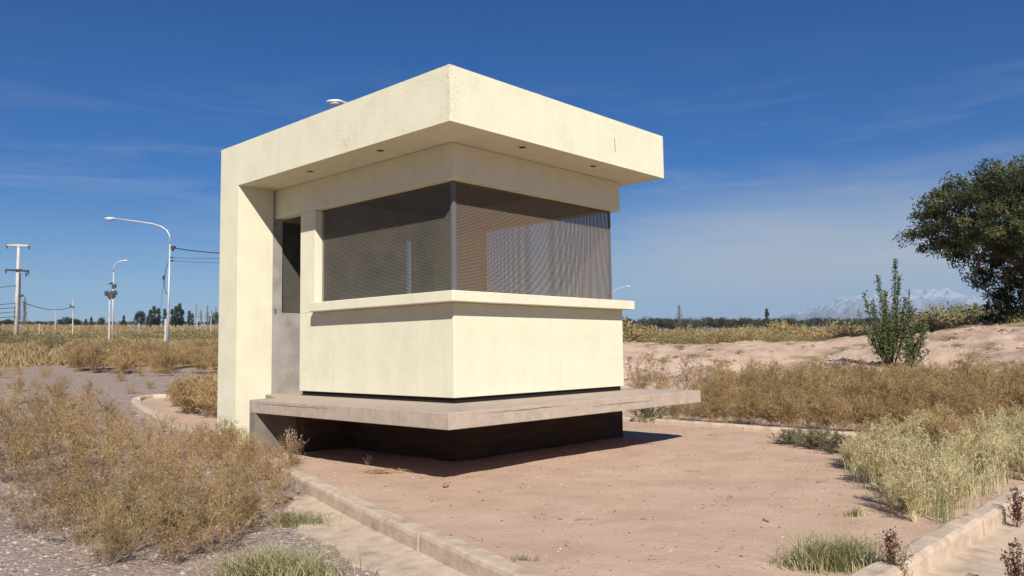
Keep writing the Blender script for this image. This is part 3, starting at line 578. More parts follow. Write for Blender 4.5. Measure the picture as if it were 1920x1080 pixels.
# grass
def blades(rs, P, h0, h1, lean, w=.006, seg=3):
    n = len(P); h = h0+(h1-h0)*rs.rand(n); a = rs.rand(n)*2*np.pi; ln = lean*rs.rand(n)*h; wd = unit(rs.normal(size=(n, 3))*np.array([1, 1, .1])); Q = []
    for k in range(seg):
        t0, t1 = k/seg, (k+1)/seg
        f = lambda t: P+np.stack([np.cos(a)*ln*t*t, np.sin(a)*ln*t*t, h*t*(1-.25*lean*t)], -1)
        w0, w1 = w*(1-t0*.85), w*(1-t1*.85); p0, p1 = f(t0), f(t1)
        Q.append(np.stack([p0-wd*w0/2, p0+wd*w0/2, p1+wd*w1/2, p1-wd*w1/2], 1))
    return np.concatenate(Q), seg
def sample_poly(rs, pts, n):
    P = np.array(pts); out = []
    while len(out) < n:
        q = P.min(0)+(P.max(0)-P.min(0))*rs.rand(n*3, 2); k = inside([tuple(a) for a in P], q[:, 0], q[:, 1]); out += q[k].tolist()
    return np.array(out[:n])
def grass_patch(name, pixpoly, ntuft, per, h0, h1, dz, seed, green=.3, spread=.05):
    rs = np.random.RandomState(seed); poly = [tuple(at(u, v, dz)[:2]) for u, v in pixpoly]; C = sample_poly(rs, poly, ntuft)
    hs = .55+.6*rs.rand(ntuft); g = rs.rand(ntuft) < green
    I = np.repeat(np.arange(ntuft), per); P = C[I]+rs.normal(size=(len(I), 2))*spread; Z = H(P[:, 0], P[:, 1])+dz-.01
    Q, seg = blades(rs, np.stack([P[:, 0], P[:, 1], Z], -1), h0, h1, .7, .0055)
    hh = np.tile(hs[I], seg); zz = np.tile(Z, seg)[:, None]; Q[:, :, 2] = zz+(Q[:, :, 2]-zz)*hh[:, None]
    mi = np.tile((g[I] | (rs.rand(len(I)) < .15)).astype(np.int32), seg)
    # seed heads
    n = len(I)//2; top = Q[-len(I):][:n].mean(1); d = unit(rs.normal(size=(n, 3))+np.array([0, 0, 1.2]))*.03
    Q = np.concatenate([Q, ribbons(rs, top, top+d, .008, .003)]); mi = np.concatenate([mi, np.zeros(n, np.int32)])
    return quads(name, Q, [M['straw'], M['grass']], mi)
GP = [(1480, 828), (1560, 826), (1700, 832), (1960, 812), (1960, 895), (1880, 918), (1760, 990), (1700, 985), (1660, 950), (1600, 905), (1560, 868)]
stuff(grass_patch('pale_grass', [(1600, 850), (1680, 838), (2010, 806), (2010, 880), (1875, 915), (1760, 985), (1700, 985), (1660, 945), (1610, 905), (1585, 878)], 300, 26, .14, .42, .08, 3, .4, .06), 'dense pale straw and green grass in the right corner of the island', 'grass')
inst('dry_bush', WO[1], at(1770, 870, .08)+np.array([0, 0, .06]), 2., .75, 'ochre weed bush rising out of the pale grass in the right corner of the island', 'bush')
def straw_clumps():
    rs = np.random.RandomState(15); poly = [tuple(at(u, v, .08)[:2]) for u, v in [(1590, 850), (1660, 834), (2010, 806), (2010, 880), (1875, 912), (1765, 985), (1695, 990), (1650, 945), (1605, 905), (1580, 878)]]
    C = sample_poly(rs, poly, 135); B = [weed_q(300+i, h=.40, r=.16, ns=20, nb=7, nt=4, nl=2, up=.9, leaf=.010, tw=.028) for i in range(4)]; QQ = []; MM = []
    for i, c in enumerate(C):
        q, m_ = B[i % 4]; s_ = rs.uniform(.5, 1.2); a = rs.rand()*6.28; ca, sa = math.cos(a)*s_, math.sin(a)*s_
        z = float(H(c[0], c[1]))+.07; QQ.append(np.stack([q[..., 0]*ca-q[..., 1]*sa+c[0], q[..., 0]*sa+q[..., 1]*ca+c[1], q[..., 2]*s_+z], -1)); mm_ = m_.copy(); 
        mm_ = np.where((mm_ == 2) & (rs.rand(len(mm_)) < .5), 1, mm_)
        if rs.rand() < .30: mm_ = np.where(mm_ == 1, 3, mm_)
        MM.append(mm_)
    return quads('straw_growth', np.concatenate(QQ), [M['straw'], M['straw'], M['grass'], M['bract']], np.concatenate(MM).astype(np.int32))
stuff(straw_clumps(), 'fuzzy pale straw seed stalks crowding the right corner of the island', 'dry growth')
def tuft(name, u, v, dz, ru, rv, n, h0, h1, label, seed, green=.5):
    rs = np.random.RandomState(seed); c = at(u, v, dz); P = rs.normal(size=(n, 2))*np.array([ru, rv])*.5
    rr = unit(np.append(RT[:2], 0))[:2]; ff = unit(np.append(FW[:2], 0))[:2]; P = np.outer(P[:, 0], rr)+np.outer(P[:, 1], ff)
    Q, seg = blades(rs, np.stack([P[:, 0], P[:, 1], 0*P[:, 0]-.01], -1), h0, h1, 1.0, .006, 4); mi = np.tile((rs.rand(n) < green).astype(np.int32), seg)
    o = quads(name, Q, [M['straw'], M['grass']], mi); o.location = (c[0], c[1], c[2]+dz); return tag(o, label, 'grass tuft')
tuft('grass_tuft', 1570, 1062, .08, .24, .10, 900, .10, .27, 'green and straw grass tuft inside the kerb at the bottom right of the bare soil', 5)
tuft('grass_tuft', 1500, 1056, .08, .12, .05, 160, .04, .12, 'short sparse grass fringe left of the bottom right tuft', 9)
tuft('grass_tuft', 1605, 966, .08, .07, .04, 90, .05, .12, 'tiny straw tuft alone on the soil left of the pale grass', 6, .2)
tuft('grass_tuft', 512, 1090, 0, .30, .16, 1500, .12, .28, 'yellow green grass tuft at the bottom edge beside the gutter strip', 7, .55)
tuft('grass_tuft', 560, 985, 0, .22, .12, 600, .05, .16, 'low green grass clump at the foot of the foreground thicket near the gutter', 8, .8)
tuft('grass_tuft', 985, 1052, .08, .10, .03, 60, .03, .07, 'small grey green creeping plant on the soil by the kerb nose', 12, 1)
# single sprigs of seepweed
def sprig(u, v, dz, h, label, mat_, seed, n=9, r=.08, name='seepweed_sprig', hang=False):
    Q, MI = weed_q(seed, h=h, r=r, ns=n, nb=6, nt=2, nl=1, up=.6, leaf=.012, tw=.02)
    rs = np.random.RandomState(seed); p = []
    for s_ in range(n):   # chunky little buds along the stalks
        a = rs.rand()*6.28; tl = rs.rand(); tip = np.array([math.cos(a)*r*tl, math.sin(a)*r*tl, h*(1-.3*tl)])
        for t in np.linspace(.25, 1, 26):
            c = tip*t; p.append(c+rs.normal(size=3)*.006)
    p = np.array(p); q = ribbons(rs, p, p+unit(rs.normal(size=p.shape))*.016, .011, .005)
    Q = np.concatenate([Q, q]); MI = np.concatenate([MI, np.ones(len(q), int)])
    o = quads(name, Q, [mat_, mat_, mat_], MI.astype(np.int32)); c = at(u, v, dz); o.location = (c[0], c[1], c[2]+dz); return tag(o, label, 'weed')
sprig(1676, 1112, .0, .34, 'dark red brown weed sprig in front of the bottom right kerb', M['redweed'], 71)
sprig(1912, 1122, .0, .30, 'dark weed sprig at the bottom right corner on the gutter', M['redweed'], 72)
sprig(1908, 990, .02, .28, 'dark weed sprig at the right edge throwing its shadow on the kerb face', M['redweed'], 73)
sprig(546, 872, .08, .40, 'pale dry sprig standing before the dark gap under the slab beside the leg', M['paleweed'], 74, 9, .2)
sprig(690, 872, .08, .10, 'small curled pale weed at the edge of the slab shadow', M['paleweed'], 75, 5, .05)
# heap of dry twigs, rock, twigs on the soil
def litter(name, u, v, L_, W_, n, label, m, seed, cat):
    rs = np.random.RandomState(seed); c = at(u, v, .08); rr = unit(np.append(RT[:2], 0)); ff = unit(np.append(FW[:2], 0))
    P = np.outer(rs.normal(size=n)*L_*.4, rr)+np.outer(rs.normal(size=n)*W_*.4, ff)+np.array([0, 0, 1])*(rs.rand(n)**1.5*.03)[:, None]; d = unit(rs.normal(size=(n, 3))*np.array([1, 1, .15]))*(.02+.05*rs.rand(n))[:, None]
    o = quads(name, ribbons(rs, P, P+d, .004, .002), [m]); o.location = (c[0], c[1], c[2]+.085); return tag(o, label, cat)
litter('twig_heap', 712, 886, .30, .09, 420, 'flat heap of dry orange brown twigs at the shadow edge in front of the slab', M['ochre'], 4, 'twigs')
def stick(u, v, L_, a, r, label, grp='dead sticks on the island soil'):
    c = at(u, v, .08); mb = MB(); d = np.array([math.cos(a), math.sin(a), 0])
    mb.tube([tuple(-d*L_/2), tuple(-d*L_*.1+np.array([-.01, .01, .006])), tuple(d*L_/2+np.array([.0, .0, .004]))], [r, r*.9, r*.5], 6)
    o = mb.build('stick', M['wood']); o.location = (c[0], c[1], c[2]+.088); o['group'] = grp; return tag(o, label, 'stick', grp)
stick(1342, 816, .22, -.6, .008, 'thickest stick on the soil below the rear kerb'); stick(1545, 903, .16, -.4, .007, 'dark stick at the edge of the grass on the soil')
stick(1437, 978, .09, .9, .006, 'short dark stick in the middle of the bare soil'); stick(1100, 976, .17, -.75, .004, 'thin curved twig lying on the soil in front of the kiosk')
stick(1505, 897, .16, -.3, .003, 'thin pale twig beside the dark stick near the grass'); stick(920, 884, .0 + .1, -.6, .003, 'thin twig just in front of the slab shadow')
def rock(name, c, s_, seed, m):
    rs = np.random.RandomState(seed); import bmesh
    bmm = bmesh.new(); bmesh.ops.create_icosphere(bmm, subdivisions=2, radius=1)
    for v_ in bmm.verts:
        n = 1+.35*(rs.rand()-.5); v_.co = Vector((v_.co.x*s_*n*1.2, v_.co.y*s_*n*.85, v_.co.z*s_*n*.7))
    me = bpy.data.meshes.new(name); bmm.to_mesh(me); bmm.free(); o = link(name, me, m); o.location = Vector([float(q) for q in c]); return o
M['rock'] = mat('red_stone', (.30, .17, .12), .9, [(.3, (.22, .12, .08)), (.7, (.38, .23, .17))], 20, 4)
c = at(836, 912, .08); tag(rock('rock', (c[0], c[1], c[2]+.095), .03, 2, M['rock']), 'fist sized reddish stone on the soil below the slab corner', 'stone')
# pebbles and grit
def pebbles(name, xy, zf, s0, s1, m, seed):
    rs = np.random.RandomState(seed); n = len(xy); s_ = s0+(s1-s0)*rs.rand(n)**3.2
    base = np.array([[1, 0, -.2], [.3, .9, -.2], [-.8, .6, -.2], [-.9, -.5, -.2], [.2, -1, -.2], [.1, .1, .6]])
    fs = [(0, 1, 5), (1, 2, 5), (2, 3, 5), (3, 4, 5), (4, 0, 5)]
    a = rs.rand(n)*6.28; V = base[None]*s_[:, None, None]*(.75+.5*rs.rand(n, 6, 1)); V[:, :, 2] *= .8
    x = V[:, :, 0]*np.cos(a)[:, None]-V[:, :, 1]*np.sin(a)[:, None]; y = V[:, :, 0]*np.sin(a)[:, None]+V[:, :, 1]*np.cos(a)[:, None]
    V = np.stack([x+xy[:, :1], y+xy[:, 1:], V[:, :, 2]+zf(xy[:, 0], xy[:, 1])[:, None]+.0*s_[:, None]], -1).reshape(-1, 3)
    F = (np.array(fs)[None]+(np.arange(n)*6)[:, None, None]).reshape(-1, 3)
    me = bpy.data.meshes.new(name); me.from_pydata(V.tolist(), [], F.tolist()); mi = np.repeat(rs.randint(0, len(m), n), 5).astype(np.int32)
    return link(name, me, m, mi=mi)
M['peb1'] = mat('pebble_grey', (.32, .28, .235), .9); M['peb2'] = mat('pebble_red', (.27, .16, .12), .9); M['peb3'] = mat('pebble_pale', (.43, .37, .32), .9); M['peb4'] = mat('pebble_dark', (.12, .085, .065), .9)
rs = np.random.RandomState(8)
gp = [(-6.5, -6), (-3.2, -5.8), (-2.75, -3), (-1.9, .5), (-1.2, 3), (-3, 7), (-6, 6), (-7.5, 0)]
xy = sample_poly(rs, gp, 26000); stuff(pebbles('road_gravel', xy, lambda x, y: H(x, y)+.004, .007, .026, [M['peb1'], M['peb2'], M['peb3'], M['peb1'], M['peb2'], M['peb4']], 2), 'loose mixed gravel on the stony road at the left', 'gravel')
isl = [tuple(p) for p in (OUTC+nin*.2)[::4]]
def isz(x, y): return H(x, y)+.075+.022*(vn(x*1.3, y*1.3)+.5*vn(x*3.1, y*3.1+7)+.3*vn(x*8, y*8)+.32*vn(x*6.3+5, y*5.1)*(vn(x*.8, y*.8)+.5)+.30*vn(x*14, y*14))
xy = sample_poly(rs, isl, 7000); stuff(pebbles('soil_grit', xy, isz, .003, .017, [M['peb4'], M['peb2'], M['peb3'], M['peb4']], 3), 'scattered grit and crumbs on the bare island soil', 'grit')
def soil_litter():
    rs = np.random.RandomState(61); C = sample_poly(rs, isl, 260); n = rs.randint(1, 7, len(C)); I = np.repeat(np.arange(len(C)), n); P = C[I]+rs.normal(size=(len(I), 2))*.035; z = isz(P[:, 0], P[:, 1])+.004
    P = np.stack([P[:, 0], P[:, 1], z], -1); d = unit(rs.normal(size=P.shape)*np.array([1, 1, .25]))*(.01+.045*rs.rand(len(P))**2)[:, None]; d[:, 2] = np.abs(d[:, 2])
    return quads('soil_litter', ribbons(rs, P, P+d, .005, .002), [M['redweed'], M['stem'], M['peb4']], rs.randint(0, 3, len(P)).astype(np.int32))
stuff(soil_litter(), 'tiny dry leaf and twig bits strewn over the island soil', 'litter')
# ------------------------------------------------------------------ big evergreen tree, right
def limb(mb, rs, p, d, L_, r, depth):
    pts = [p]; q = np.array(p, float); d = np.array(d, float)
    for k in range(4): d = unit(d+rs.normal(size=3)*.16); q = q+d*L_/4; pts.append(q.copy())
    mb.tube([tuple(x) for x in pts], [r*(1-.15*k) for k in range(5)], 6)
    if depth:
        for _ in range(3): limb(mb, rs, pts[rs.randint(2, 5)], unit(d+rs.normal(size=3)*.55), L_*.62, r*.5, depth-1)
def clump_leaves(rs, centers, radii, per, leaf, wfac=.35, droop=.0):
    n = len(centers); I = np.repeat(np.arange(n), per); dirs = unit(rs.normal(size=(len(I), 3))); rad = radii[I]*(rs.rand(len(I))**.45)
    P = centers[I]+dirs*rad[:, None]*np.array([1, 1, .8]); d = unit(rs.normal(size=(len(I), 3))+np.array([0, 0, -droop]))*leaf*(.6+.8*rs.rand(len(I)))[:, None]
    return ribbons(rs, P, P+d, leaf*wfac, leaf*wfac*.6), I
def big_tree():
    d = 36.; base = far(1945, d); rr = unit(np.append(RT[:2], 0)); ff = unit(np.append(FW[:2], 0)); px = (base[:2]-CAM[:2])@_fw[:2]/F_PX
    root = empty('evergreen_tree', base, 'large dark drooping evergreen tree at the right edge beyond the sand mound', 'tree')
    rs = np.random.RandomState(77); mb = MB(); limb(mb, rs, (0, 0, -.2), (0.05, 0, 1), 2.6, .32, 0)
    for a in range(6): limb(mb, rs, (0, 0, 1.9), unit(np.array([math.cos(a*1.05), math.sin(a*1.05), 1.1])), 2.5, .16, 2)
    mb.build('trunk', M['bark'], root, smooth=True)
    # lobes listed as (photo column, photo row, radius in px): turned into sizes in metres about the trunk
    lobes = [(1790, 350, 50), (1765, 365, 45), (1840, 340, 48), (1895, 345, 50), (1745, 450, 32), (1718, 428, 20), (1760, 405, 38), (1800, 430, 60), (1850, 400, 75), (1905, 420, 80), (1790, 480, 40), (1765, 470, 28), (1830, 500, 50), (1890, 520, 60),
             (1862, 540, 28), (1893, 566, 32), (1915, 590, 34), (1960, 345, 60), (1985, 420, 90), (1970, 520, 80), (2060, 400, 90), (2050, 500, 80), (2120, 450, 70), (1940, 470, 80), (1735, 385, 18), (1880, 360, 50), (1930, 560, 50)]
    C = []; Rr = []; big = []
    for u, v, r in lobes:
        u, v = (u+14, v-26) if v > 460 and u < 1900 else (u, v); q0 = P3(u, v, base); z = q0[2]; x = q0@rr+40*px; R = max(r-15, 6)*px; big.append((x, z, R))
        n = int(14+R*R*30)
        for _ in range(n):
            q = unit(rs.normal(size=3))*R*rs.rand()**.4; y = rs.uniform(-1, 1)*max(1.0, 3.4*(1-((x)/6.5)**2))
            C.append(rr*(x+q[0])+ff*(y+q[1])+np.array([0, 0, z+q[2]])); Rr.append(.2+.32*rs.rand())
    C = np.array(C); Rr = np.array(Rr); keep = C[:, 2] > .1; C, Rr = C[keep], Rr[keep]
    Q, I = clump_leaves(rs, C, Rr, 84, .125, .36, .5); tip = rs.rand(len(C)) < .18
    quads('crown', Q, [M['leaf_dark'], M['leaf_tip']], (tip[I] & (rs.rand(len(I)) < .8)).astype(np.int32), root)
big_tree()
# upright leafy shrub in the sand
def wand_shrub(name, u0, v0, wands, label, seed, nleaf=90, spreadb=.25, foot=None):
    base = at(u0, v0); d = np.hypot(*(base[:2]-CAM[:2])); rs = np.random.RandomState(seed); rr = unit(np.append(RT[:2], 0)); ff = unit(np.append(FW[:2], 0)); px = (base[:2]-CAM[:2])@_fw[:2]/F_PX
    root = empty(name, base, label, 'shrub'); mb = MB(); LQ = []
    for u, v, dens in wands:
        tip = P3(u, v, base)+ff*rs.uniform(-.3, .3); b0 = rr*rs.uniform(-1, 1)*spreadb*.4+ff*rs.uniform(-1, 1)*spreadb*.4
        mid = b0*.45+tip*.55+rr*(u-u0)*px*.18; ts = np.linspace(0, 1, 9); pts = [b0*(1-t)**2+2*mid*t*(1-t)+tip*t*t for t in ts]
        mb.tube([tuple(x) for x in pts], [.022*(1-t)+.004 for t in ts], 5)
        n = int(.62*nleaf*dens*max(tip[2], .5)/2); t = .22+.78*rs.rand(n); t = t[:, None]; P = b0*(1-t)**2+2*mid*t*(1-t)+tip*t*t
        P = P+rs.normal(size=(n, 3))*(.02+.075*(1-t)); L_ = .07*(.6+.7*rs.rand(n))[:, None]; LQ.append(ribbons(rs, P, P+unit(rs.normal(size=(n, 3))+np.array([0, 0, .5]))*L_, .032, .012))
    mb.build('stem', M['bark'], root); quads('foliage', np.concatenate(LQ), [M['leaf_green']], None, root)
wand_shrub('upright_shrub', 1668, 688, [(1675, 488, 3), (1680, 520, 3), (1668, 545, 2), (1655, 515, 3), (1650, 550, 2.5), (1640, 560, 2), (1625, 548, 2), (1632, 580, 2.4), (1620, 600, 3), (1645, 600, 3), (1660, 590, 3.4), (1690, 560, 2.4), (1700, 590, 2.4), (1672, 610, 4), (1650, 630, 4), (1630, 630, 4), (1604, 582, 1.2), (1690, 620, 4)], 'tall leafy green shrub with upright wands growing from the sand mound', 31, 150)
wand_shrub('bushy_shrub', 1706, 690, [(1712, 545, 1.6), (1708, 570, 2), (1716, 580, 2), (1722, 600, 3), (1735, 610, 3), (1730, 630, 3), (1715, 615, 3.5), (1700, 610, 3.), (1690, 635, 3), (1700, 640, 4), (1722, 645, 4), (1680, 650, 3), (1738, 655, 2)], 'shorter bushy green shrub with a dark stem right beside the tall upright shrub', 32, 150)
# scrub beyond the mound, right
def far_bush_mesh(name, mats, seed, n=500, r=1., h=.8, leaf=.12, lob=9):
    rs = np.random.RandomState(seed); C = np.stack([rs.normal(size=lob)*r*.45, rs.normal(size=lob)*r*.45, h*(.25+.6*rs.rand(lob))], -1); Q, I = clump_leaves(rs, C, np.full(lob, r*.42), n//lob, leaf, .4)
    Q[:, :, 2] = np.maximum(Q[:, :, 2], 0); me = quads(name, Q, None, parent='mesh')
    for m in mats: me.materials.append(m)
    me.polygons.foreach_set('material_index', (rs.randint(0, len(mats), len(Q))).astype(np.int32)); return me
FB = [far_bush_mesh('scrub_bush', [M['greystem'], M['bract_g']], 90+i, leaf=.10) for i in range(3)]
FO = [far_bush_mesh('ochre_bush', [M['ochre'], M['bract_g'], M['stem']], 95+i, leaf=.10) for i in range(3)]
def scatter(meshes, n, u0, u1, d0, d1, s0, s1, name, label, cat, group, seed, sz=1.):
    rs = random.Random(seed)
    for k in range(n):
        u = rs.uniform(u0, u1); d = math.exp(rs.uniform(math.log(d0), math.log(d1))); s_ = rs.uniform(s0, s1); inst(name, meshes[k % len(meshes)], far(u, d), rs.uniform(0, 6.28), s_, label, cat, group, s_*sz*rs.uniform(.7, 1.2))
scatter(FO, 70, 1150, 1600, 44, 60, .8, 1.5, 'ochre_bush', 'low ochre bush in the strip just beyond the sand mound', 'bush', 'ochre bushes beyond the sand mound', 1)
scatter(FB, 36, 1150, 1650, 40, 46, .5, .9, 'scrub_bush', 'grey green scrub lining the back foot of the sand mound', 'bush', 'grey scrub behind the sand mound', 2, .8)
scatter(FB, 34, 1720, 1940, 48, 75, 1.6, 2.6, 'scrub_bush', 'grey brown thicket bush behind the mound between the shrubs and the big tree', 'bush', 'thicket beneath the big tree', 3)
scatter(FO, 24, 1740, 1930, 42, 50, .8, 1.4, 'ochre_bush', 'dry ochre bush on the crest of the mound left of the big tree', 'bush', 'ochre bushes on the mound crest', 4)
scatter(FB+FO, 60, 1150, 1920, 70, 150, .9, 1.6, 'scrub_bush', 'small bush in the far field before the olive trees', 'bush', 'bushes in the far right field', 5, .7)
# low plants on the sand mound
scatter(FB, 80, 1180, 1940, 18, 31, .14, .36, 'low_plant', 'low grey plant creeping on the bare sand mound', 'plant', 'creeping plants on the sand mound', 6, .5)
# left field
scatter(FO, 60, 60, 430, 36, 62, .45, .85, 'ochre_bush', 'ochre dry bush in the field between the lamp posts', 'bush', 'ochre bushes in the left field', 7, .7)
scatter(FB, 80, -20, 430, 62, 120, .9, 1.6, 'scrub_bush', 'grey green scrub bush in the far left field', 'bush', 'grey scrub in the far left field', 8, .7)
scatter(FB, 10, 0, 110, 50, 70, .7, 1.2, 'scrub_bush', 'olive green scrub bush near the concrete pylon', 'bush', 'green scrub round the pylon', 9)
def dry_field():
    rs = np.random.RandomState(41); n = 26000; a = np.concatenate([rs.uniform(-.66, -.30, n), rs.uniform(.05, .64, n//2)]); d = np.exp(np.concatenate([rs.uniform(math.log(29), math.log(200), n), rs.uniform(math.log(44), math.log(190), n//2)]))
    x = CAM[0]+d*np.cos(YAW-a); y = CAM[1]+d*np.sin(YAW-a); k = vn(x*.15, y*.15)+.4*vn(x*.5, y*.5) > np.where(d < 52, .06, -.05); x, y, d = x[k], y[k], d[k]; z = H(x, y)
    P = np.stack([x, y, z-.02], -1); I = np.repeat(np.arange(len(P)), 4); h = (.08+.22*rs.rand(len(I)))*(1+d[I]/90); e = P[I]+np.stack([rs.normal(size=len(I))*.14, rs.normal(size=len(I))*.14, h], -1)
    Q = ribbons(rs, P[I], e, .006+d[I]*.0006, .004+d[I]*.0003); return quads('dry_grass', Q, [M['stem'], M['ochre'], M['straw']], rs.choice([0, 1, 2], len(Q), p=[.45, .4, .15]).astype(np.int32))
rs = np.random.RandomState(19); n = 9000; a = rs.uniform(.08, .66, n); d = np.exp(rs.uniform(math.log(15), math.log(36), n)); xy = np.stack([CAM[0]+d*np.cos(YAW-a), CAM[1]+d*np.sin(YAW-a)], -1)
k_ = vn(xy[:, 0]*.6, xy[:, 1]*.6)+.6*vn(xy[:, 0]*2, xy[:, 1]*2) > .02; xy = xy[k_]
stuff(pebbles('earth_clods', xy, lambda x, y: H(x, y)-.01, .015, .10, [M['soil'], M['soil'], M['peb3'], M['peb2']], 5), 'clods and stones lying on the sand mound', 'clods')
stuff(dry_field(), 'thin dry grass covering the fields behind the kiosk', 'grass')
# ------------------------------------------------------------------ treelines
def tree_mesh(kind, seed):
    rs = np.random.RandomState(seed)
    if kind == 'olive':
        lob = 14; C = np.stack([rs.normal(size=lob)*.9, rs.normal(size=lob)*.9, 1.3+1.5*rs.rand(lob)], -1); Q, _ = clump_leaves(rs, C, .55+.4*rs.rand(lob), 60, .24, .45)
    elif kind == 'round':
        lob = 26; C = unit(rs.normal(size=(lob, 3)))*np.array([2.6, 2.6, 1.5])*.75+np.array([0, 0, 2.4]); Q, _ = clump_leaves(rs, C, .8+.5*rs.rand(lob), 70, .3, .5)
    elif kind == 'conifer':
        t = rs.rand(60); r = (1-t)*1.5+.12; a = rs.rand(60)*6.28; C = np.stack([np.cos(a)*r*.6, np.sin(a)*r*.6, .5+t*4.2], -1); Q, _ = clump_leaves(rs, C, .25+.4*(1-t), 34, .24, .45)
    elif kind == 'poplar':
        t = rs.rand(70); r = .75*np.sin(np.pi*np.clip(t*.86+.1, 0, 1)); a = rs.rand(70)*6.28; C = np.stack([np.cos(a)*r*.7, np.sin(a)*r*.7, .6+t*5.6], -1); Q, _ = clump_leaves(rs, C, np.full(70, .42), 30, .26, .45)
    Q[:, :, 2] = np.maximum(Q[:, :, 2], .1); return quads(kind+'_crown', Q, None, parent='mesh')
TM = {k: [tree_mesh(k, 200+i) for i in range(3)] for k in ('olive', 'round', 'conifer', 'poplar')}
for k, ms in TM.items():
    for m_ in ms: m_.materials.append(M['leaf_olive'] if k == 'olive' else M['leaf_far'])
def trunk_mesh(h):
    mb = MB(); mb.tube([(0, 0, -.3), (.05, 0, h*.5), (0, .05, h)], [.16, .12, .07], 6); me = bpy.data.meshes.new('trunk'); me.from_pydata(mb.v, [], mb.f); me.materials.append(M['bark']); return me
TRK = trunk_mesh(2.)
def far_tree(kind, name, u, d, htop, label, group=None, seed=0, wide=1., native=None):
    b0 = far(u, d); native = native or {'olive': 3.2, 'round': 4.4, 'conifer': 5.0, 'poplar': 6.6}[kind]; sz = htop/native
    r = empty(name, b0, label, 'tree', group, rz=seed*1.3)
    for nm, me in (('crown', TM[kind][seed % 3]), ('trunk', TRK)):
        o = bpy.data.objects.new(nm, me); COL.objects.link(o); o.parent = r; o.scale = (sz*wide, sz*wide, sz)
def top_h(u, v, d): return zat(u, v, d)-far(u, d)[2]
k = 0
for q in range(76):
    u = 1165+q*9.9+R_.uniform(-4, 4); d = R_.uniform(170, 200); v = R_.uniform(594, 601)-(3 if u > 1740 else 0)
    far_tree('olive', 'olive_tree', u, d, max(top_h(u, v, d), 2.2), 'grey green olive tree in the long low treeline on the right horizon', 'olive trees on the right horizon', q, 1.15)
for q in range(10):
    u = 1190+R_.uniform(0, 240); d = R_.uniform(185, 200); far_tree('olive', 'olive_tree', u, d, top_h(u, R_.uniform(596, 600), d), 'grey green olive tree in the long low treeline on the right horizon', 'olive trees on the right horizon', q, 1.1)
for q in range(42):
    u = -6+q*10.4+R_.uniform(-4, 4); d = R_.uniform(235, 262); far_tree('olive', 'low_tree', u, d, max(top_h(u, R_.uniform(601, 607), d), 1.6), 'low grey green tree in the long line on the left horizon', 'low trees on the left horizon', q, 1.25)
far_tree('poplar', 'lone_poplar', 1440, 260, top_h(1440, 577, 260), 'slender dark cypress standing above the right treeline', None, 1, .85)
def bare_tree(u, v, d, label, seed, grp=None, wid=1.):
    b0 = far(u, d); h = top_h(u, v, d); rs = np.random.RandomState(seed); root = empty('bare_tree', b0, label, 'tree', grp)
    mb = MB(); mb.tube([(0, 0, -.3), (.02*h, 0, h*.5), (0, 0, h)], [h*.014, h*.009, h*.002], 5); mb.build('trunk', M['twig_far'], root)
    n = 150; t = .2+.75*rs.rand(n); a = rs.rand(n)*6.28; P = np.stack([0*t, 0*t, t*h], -1); L_ = h*.26*(1.1-t)*wid; E_ = P+np.stack([np.cos(a)*L_*.45, np.sin(a)*L_*.45, L_], -1)
    j = np.repeat(np.arange(n), 5); s_ = rs.rand(len(j))[:, None]; P2 = P[j]*(1-s_)+E_[j]*s_; E2 = P2+unit(rs.normal(size=(len(j), 3))+np.array([0, 0, 1.4]))*h*.05
    quads('branches', np.concatenate([ribbons(rs, P, E_, h*.005, h*.002), ribbons(rs, P2, E2, h*.0025, h*.0015)]), [M['twig_far']], None, root)
bare_tree(1275, 572, 150, 'pale bare tree faint above the right treeline', 5, None, 1.5)
bare_tree(44, 556, 130, 'tall leafless tree right behind the concrete pylon', 6, None, .9)
for q, (u, v) in enumerate(((368, 570), (376, 580), (388, 572), (396, 580), (404, 574))): bare_tree(u, v, 235, 'leafless tree in the row between the dark poplars and the pillar wall', 10+q, 'bare trees left of the pillar wall')
for q, (u, v) in enumerate(((120, 598), (250, 596), (312, 600), (222, 600))): bare_tree(u, v, 240, 'faint leafless tree low on the left horizon', 20+q, 'faint bare trees on the left horizon', 1.6)
far_tree('round', 'round_tree', 122, 230, top_h(122, 593, 230), 'wide round green tree, left half of the pair near the slim post', None, 0, 1.2)
far_tree('round', 'round_tree', 140, 235, top_h(140, 597, 235), 'wide round green tree, right half of the pair near the slim post', None, 1, 1.1)
far_tree('conifer', 'conifer', 160, 235, top_h(160, 597, 235), 'smaller of two tiny conifers right of the round trees', None, 0)
far_tree('conifer', 'conifer', 170, 240, top_h(170, 594, 240), 'pointed tiny conifer left of the transformer lamp post', None, 1)
far_tree('round', 'round_tree', 189, 235, top_h(189, 594, 235), 'small round tree just left of the transformer lamp post', None, 2, .6)
far_tree('conifer', 'conifer', 231, 235, top_h(231, 591, 235), 'dark conifer just right of the transformer lamp post', None, 2, 1.)
far_tree('round', 'round_tree', 262, 225, top_h(262, 581, 225), 'loose pale green tree between the dark conifer and the poplars', None, 1, .55)
for q, (u, v) in enumerate(((281, 580), (288, 572), (296, 576), (276, 592))): far_tree('poplar', 'dark_poplar', u, 225+q*3, top_h(u, v, 225), 'dark dense poplar in the clump left of the tall street lamp', 'poplars left of the tall street lamp', q, 1.05)
for q, (u, v) in enumerate(((308, 578), (322, 578), (329, 572), (335, 566), (341, 578), (354, 580), (360, 585))): far_tree('poplar', 'dark_poplar', u, 228+q*3, top_h(u, v, 228), 'dark dense poplar in the clump right of the tall street lamp', 'poplars right of the tall street lamp', q+1, .95)
far_tree('round', 'round_tree', 404, 230, top_h(404, 584, 230), 'dark rounded tree touching the pillar wall edge', None, 0, .7)
